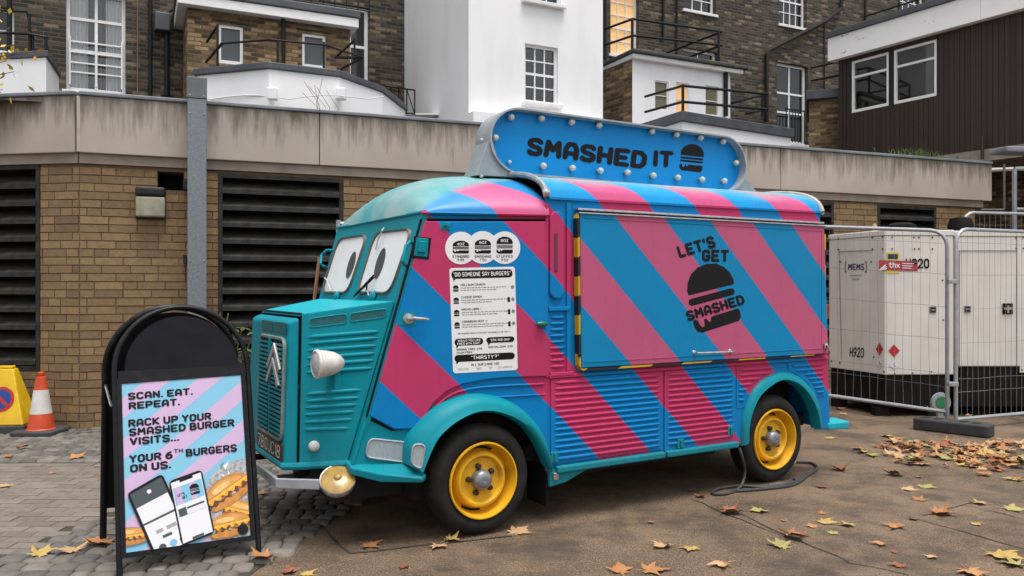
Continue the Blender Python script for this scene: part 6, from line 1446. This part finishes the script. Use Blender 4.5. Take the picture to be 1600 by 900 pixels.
bh = thing('broom', 'wooden broom handle leaning behind the van windscreen', 'broom', (W(480, 600, 6.75)[0], 6.9, 0))
a, b = W(499, 402, 6.7), W(480, 560, 6.75); m = MB(); m.tube([tuple(Vector(a)-bh.location), tuple(Vector(b)-bh.location), (-.02, -.1, .05)], .014, 8); m.build('handle', mat('broom_wood', (.33, .18, .09, 1), (.24, .12, .06, 1), 12, .6, stretch=(4, 4, .5)), bh, smooth=True)
MB().box(-.15, .12, -.14, -.06, 0, .08).build('brush_head', mat('broom_bristle', (.25, .05, .03, 1)), bh, bevel=.01)
ld = thing('metal_pole', 'grey metal pole end standing behind the van roof corner', 'pole', (W(529, 345, 7.0)[0], 7.0, 0))
m = MB(); m.tube([(0, 0, 0), (0, 0, W(529, 344, 7.0)[2])], .022, 8); m.tube([(0, 0, W(529, 349, 7.0)[2]), (.09, .02, W(529, 349, 7.0)[2])], .014, 6); m.build('pole', FTB, ld, smooth=True)

# ------------------------------------------------------------------ plants
LEAF = var_mat('shrub_leaf', (.035, .075, .018, 1), (.06, .12, .03, 1), (.10, .13, .05, 1), .4, 30, .1)
sh = thing('shrub', 'dark green large-leaved shrub growing between the van nose and louvre', 'shrub', (-2.72, 7.5, 0)); m = MB(); st = MB()
for k in range(46):
    a = random.uniform(0, 6.3); r_ = random.uniform(.05, .42); zc = random.uniform(.35, 1.15); p0 = Vector((r_*math.cos(a), r_*math.sin(a)*.6, zc)); st.tube([(0, 0, 0), (p0.x*.4, p0.y*.4, zc*.6), tuple(p0)], .006, 4)
    for j in range(6):
        b = 2*math.pi*j/6+a; L_ = random.uniform(.08, .15); d = Vector((math.cos(b), math.sin(b), random.uniform(-.5, .1))); s_ = Vector((-d.y, d.x, 0))*.026
        m.add([tuple(p0), tuple(p0+d*L_*.5+s_), tuple(p0+d*L_), tuple(p0+d*L_*.5-s_)], [(0, 1, 2, 3)])
m.build('leaves', LEAF, sh, fix=False); st.build('stems', MATS['dry_stem'], sh)
m = MB(); 
for k in range(6): m.tube([(random.uniform(-.1, .1), -.05, 0), (-.1+k*.03, -.1, .7), (random.uniform(-.25, .25), -.12, 1.0+random.uniform(0, .3))], .005, 4)
m.build('dry_twigs', mat('twig_tan', (.24, .17, .09, 1)), sh)
AUT = var_mat('yellow_leaf', (.62, .36, .02, 1), (.55, .42, .03, 1), (.50, .22, .02, 1), .5, 30, .1, .1)
ty = thing('young_tree', 'yellow-leaved tree twig reaching in at the top left corner', 'tree', (-5.5, 7.3, 0)); tk = MB(); lv = MB()
tk.tube([(0, 0, 0), (.05, 0, 2.0), (.1, 0, 4.3)], [.07, .055, .02], 8); rt = random.Random(3)
for (tx, tz) in ((10, 95), (45, 65), (28, 82), (55, 80), (15, 48), (22, 112), (4, 140), (8, 20)):
    e = Vector(W(tx, tz, 7.0+rt.uniform(-.2, .2))) - Vector((-5.5, 7.3, 0)); b0 = Vector((.08, 0, e.z-.25)); mid = (b0+e)/2+Vector((0, 0, .06)); tk.tube([tuple(b0), tuple(mid), tuple(e)], [.012, .007, .003], 5)
    for k in range(11):
        t = rt.uniform(.55, 1.05); p0 = b0.lerp(e, t)+Vector((rt.gauss(0, .05), rt.gauss(0, .05), rt.gauss(0, .05))); d = Vector((rt.uniform(-1, 1), rt.uniform(-1, 1), rt.uniform(-1, .1))).normalized(); s_ = d.cross(Vector((rt.uniform(-1, 1), rt.uniform(-1, 1), 1))).normalized()*.018
        L_ = rt.uniform(.05, .08); lv.add([tuple(p0), tuple(p0+d*L_*.5+s_), tuple(p0+d*L_), tuple(p0+d*L_*.5-s_)], [(0, 1, 2, 3)])
tk.build('trunk', mat('bark', (.08, .06, .045, 1), (.05, .04, .03, 1), 20, .9, bump=.5), ty, smooth=True); lv.build('crown', AUT, ty, fix=False)

# ------------------------------------------------------------------ fallen plane-tree leaves
def leaf_mesh(seed):
    rr = random.Random(seed); m = MB(); pts = []
    lob = [(-90, .16), (-62, .42), (-48, .30), (-22, .62), (-6, .34), (14, .58), (28, .86), (42, .46), (58, .60), (74, .56), (90, 1.0), (106, .56), (122, .60), (138, .46), (152, .86), (166, .58), (186, .34), (202, .62), (228, .30), (242, .42)]
    cu, cv, tw_ = rr.uniform(.15, .9), rr.uniform(.1, .6), rr.uniform(-.4, .4)
    if seed % 4 == 3: lob = [(a, r*rr.uniform(.6, 1.0)) for a, r in lob]
    def zz(x, y): return .10*cu*(x*x*2.2) + .12*cv*(y*y) + .10*tw_*x*y + .04*math.sin(x*5+seed)*math.sin(y*4) + .06*cu*abs(x)
    ring = [(r*rr.uniform(.88, 1.1)*math.cos(R(a)), r*rr.uniform(.88, 1.1)*math.sin(R(a))) for a, r in lob]
    inner = [(x*.5, y*.5) for x, y in ring]; V_ = [(0, 0)] + inner + ring; n = len(ring)
    m.add([(x*.5, y*.5, zz(x, y)*.6+.02) for x, y in V_], [(0, 1+i, 1+(i+1) % n) for i in range(n)] + [(1+i, 1+n+i, 1+n+(i+1) % n, 1+(i+1) % n) for i in range(n)])
    m.tube([(0, -.04, .025), (.02, -.18, .03), (.0+rr.uniform(-.1, .1), -.34, .04)], [.007, .006, .004], 4)
    me = m.mesh('plane_leaf'); zm_ = min(v.co.z for v in me.vertices)
    for v in me.vertices: v.co.z -= zm_
    return me
LM = [leaf_mesh(i) for i in range(16)]
def leafmat(name, c1, c2, c3): return var_mat(name, lin(c1) if isinstance(c1, str) else c1, c2, c3, .65, 40, .25, .3)
LORG = leafmat('leaf_orange', (0.320, 0.126, 0.038, 1), (0.368, 0.163, 0.056, 1), (0.416, 0.215, 0.084, 1)); LBRN = leafmat('leaf_brown', (0.176, 0.056, 0.021, 1), (0.256, 0.089, 0.035, 1), (0.304, 0.133, 0.056, 1)); LTAN = leafmat('leaf_tan', (0.400, 0.237, 0.105, 1), (0.440, 0.281, 0.140, 1), (0.368, 0.207, 0.084, 1)); LYEL = leafmat('leaf_yellow', (0.400, 0.259, 0.056, 1), (0.416, 0.281, 0.084, 1), (0.376, 0.274, 0.091, 1)); LGRN = leafmat('leaf_yellow_green', (0.264, 0.222, 0.063, 1), (0.320, 0.274, 0.091, 1), (0.288, 0.244, 0.084, 1))
LMATS = {'orange': LORG, 'brown': LBRN, 'tan': LTAN, 'yellow': LYEL, 'yellow-green': LGRN}
LME = {}
for cn_, mt in LMATS.items():
    for i, me in enumerate(LM):
        c_ = me.copy(); c_.name = 'fallen_leaf'; c_.materials.append(mt); LME[cn_, i] = c_
def leaf(px, py, size, colr, label, group=None, z=.003, curl=1.0, k=None, rz=None, tilt=.12):
    k = random.randrange(16) if k is None else k; o = bpy.data.objects.new('fallen_leaf', LME[colr, k]); col.objects.link(o)
    p = gnd(px, py); zb = z
    if in_sett(p[0], p[1]): zb = z+.024
    elif p[0] < -2.6+.2*(p[1]-4.3) and p[1] < 6.8: zb = z+.009
    o.location = (p[0], p[1], zb); o.rotation_euler = (random.uniform(0, tilt), random.uniform(0, tilt), random.uniform(0, 6.3) if rz is None else rz); size *= 1.32; o.scale = (size*random.uniform(.72, 1), size, size*curl)
    return tag(o, label, 'leaf', group)
hand = [  # px, py, size, colour, label, curl
(62, 874, .20, 'yellow', 'yellow leaf on the setts left of the pavement sign', 1), (112, 869, .22, 'tan', 'tan leaf between two others on the setts left of the sign', 1), (160, 857, .22, 'orange', 'orange leaf at the sign\'s rear leg', 1.6), (118, 720, .20, 'orange', 'orange leaf on the setts below the traffic cone', .8), (34, 705, .16, 'brown', 'curled red-brown leaf below the yellow cone', 3),
(8, 719, .17, 'orange', 'flat orange leaf at the left edge on the setts', .8), (12, 762, .17, 'tan', 'tan leaf on the paviours at the left edge', .8), (80, 742, .08, 'orange', 'tiny orange leaf alone on the paviours', 1), (152, 731, .08, 'tan', 'small tan leaf beside the sign\'s rear leaf', 1),
(413, 880, .20, 'orange', 'orange leaf against the sign\'s right foot', 1.6), (448, 896, .12, 'brown', 'brown leaf scrap at the bottom edge near the sign', 2), (478, 898, .14, 'yellow', 'yellow leaf cut by the bottom edge right of the sign', 1),
(576, 853, .19, 'orange', 'orange maple-shaped leaf inside the patched rectangle before the front wheel', 1), (686, 853, .19, 'tan', 'tan leaf under a yellow one before the front wheel', .9), (703, 845, .15, 'yellow', 'bright yellow leaf beside the front tyre', 2), (808, 833, .19, 'tan', 'golden leaf just right of the front tyre', 1), (632, 886, .09, 'brown', 'dull brown scrap in front of the front wheel', 1),
(407, 777, .13, 'orange', 'orange leaf under the front bumper beside the sign', 1), (412, 800, .10, 'yellow-green', 'green leaf on the setts under the nose', .8), (425, 715, .2, 'brown', 'brown leaf on the ground behind the front bumper', 1.5),
(1097, 777, .11, 'brown', 'small brown leaf beside the cable loop', 2.4), (1138, 802, .19, 'brown', 'crumpled brown leaf in the ground joint below the cable', 3), (1190, 799, .16, 'yellow-green', 'yellow-green leaf right of the crumpled brown one', 1), (1193, 762, .10, 'brown', 'thin brown leaf lying on the cable below the rear tyre', 1), (1310, 734, .19, 'brown', 'curled brown leaf right of the rear tyre', 2.2), (1287, 762, .13, 'brown', 'flat brown leaf below the curled one by the rear tyre', 1),
(1295, 685, .15, 'yellow', 'pale yellow leaf under the rear bumperette', .6), (1236, 840, .22, 'brown', 'large crumpled brown leaf in the lower middle', 3), (1220, 855, .20, 'yellow-green', 'yellow-green leaf beside the large crumpled brown leaf', 1), (1285, 816, .20, 'yellow', 'dark yellow leaf in the lower right ground', 1), (1270, 824, .10, 'orange', 'small orange leaf touching the dark yellow one', 1), (1284, 803, .10, 'orange', 'small orange leaf above the dark yellow one', 1),
(1328, 822, .13, 'yellow', 'narrow yellow leaf right of the dark yellow one', 1.6), (1300, 834, .10, 'yellow-green', 'small dull green leaf below the narrow yellow one', 1), (1038, 854, .17, 'tan', 'tan leaf left of a smaller one at lower middle', 1.4), (1079, 857, .14, 'yellow', 'pale leaf right of the tan leaf at lower middle', 1), (1130, 884, .19, 'tan', 'two-tone tan leaf near the bottom edge', 1.8), (968, 894, .16, 'orange', 'orange leaf at the bottom edge left of its larger neighbour', 1.6), (1014, 892, .19, 'orange', 'large orange leaf at the bottom edge', 1),
(1016, 817, .07, 'brown', 'tiny brown leaf alone at lower middle', 1.5), (1226, 815, .06, 'brown', 'tiny brown scrap above the large crumpled leaf', 1), (1378, 851, .14, 'orange', 'orange leaf alone right of the crumpled pair', 1.4), (1400, 823, .20, 'orange', 'orange leaf with raised lobes in the right ground', 1.3), (1466, 803, .20, 'orange', 'salmon leaf with upright tip in the right ground', 2), (1534, 788, .14, 'tan', 'tan leaf at the right between two joints', 1.4), (1578, 796, .18, 'yellow-green', 'long yellow-green leaf at the right edge beside the tan one', .8), (1524, 819, .13, 'yellow', 'pale yellow leaf below the salmon one', 1),
(1437, 782, .12, 'orange', 'small flat orange leaf above the salmon one', .8), (1415, 765, .15, 'tan', 'tan leaf left of a greenish pair in the right ground', 1), (1445, 762, .17, 'yellow-green', 'greenish leaf right of the tan one', 1), (1436, 746, .09, 'orange', 'small orange leaf below the leaf heap', 1), (1590, 750, .20, 'yellow-green', 'yellow-green leaf at the right edge below the heap', .8), (1560, 868, .24, 'yellow', 'large yellow leaf in the lower right corner', 1), (1588, 884, .22, 'yellow-green', 'green leaf in the lower right corner below the yellow one', 1), (1515, 894, .22, 'orange', 'orange leaf cut by the bottom edge at right', 1), (1407, 886, .15, 'brown', 'brown leaf near the bottom edge at right', 1.2), (1457, 871, .10, 'tan', 'small tan leaf left of the large yellow one', 1), (1430, 812, .10, 'brown', 'small brown leaf beside the right ground joint', .8), (1398, 864, .06, 'brown', 'tiny grey-brown scrap in the right ground', 1),
(1312, 640, .17, 'brown', 'brown leaf behind the rear bumperette by the fence', 1.6), (1305, 628, .17, 'orange', 'orange leaf against the fence rail behind the van', 1.4), (1318, 648, .14, 'tan', 'tan leaf lowest of those behind the rear bumperette', 1)]
for px, py, s_, c_, lb, cu in hand: leaf(px, py, s_, c_, lb, None, .004, cu)
random.seed(21)
grp = {c_: f'{"an" if c_[0] in "aeiou" else "a"} {c_} leaf in the heap below the fence foot' for c_ in LMATS}
heap = 0
def heap_leaf(px, py, sz):
    c_ = random.choices(('brown', 'orange', 'tan', 'yellow', 'yellow-green'), (5, 7, 5, 2, 1.3))[0]
    leaf(px, py, sz, c_, grp[c_].capitalize(), f'{c_} leaves heaped below the fence foot', random.uniform(.003, .022), random.uniform(1, 2.2), tilt=.28)
for i in range(150):
    px = random.triangular(1395, 1660, 1540); py = random.gauss(709, 13) + (px-1500)*.02
    if 1430 < px < 1545 and py < 694+(px-1490)*.12: py = 700+random.uniform(0, 12)
    heap_leaf(px, py, random.uniform(.11, .19))
for i in range(26): heap_leaf(random.uniform(1380, 1440), random.uniform(693, 720), random.uniform(.10, .17))
for i, (px, py, c_) in enumerate(((1350, 708, 'yellow-green'), (1362, 712, 'yellow-green'), (1345, 703, 'yellow'), (1375, 700, 'brown'), (1392, 690, 'brown'), (1385, 682, 'yellow'), (1402, 686, 'orange'), (1424, 692, 'yellow-green'), (1428, 718, 'yellow-green'), (1442, 726, 'orange'), (1500, 728, 'yellow'), (1520, 730, 'orange'), (1573, 727, 'orange'), (1562, 716, 'brown'))):
    leaf(px, py, .2, c_, f'{c_} leaf on the fringe of the heap below the fence foot', f'{c_} leaves on the fringe of the heap', .004, 1.3)
leaf(1452, 652, .13, 'orange', 'orange leaf stuck upright on the fence foot\'s left end', None, .10, 3); leaf(1511, 668, .08, 'orange', 'small orange leaf lying on top of the fence foot', None, .128, 2)
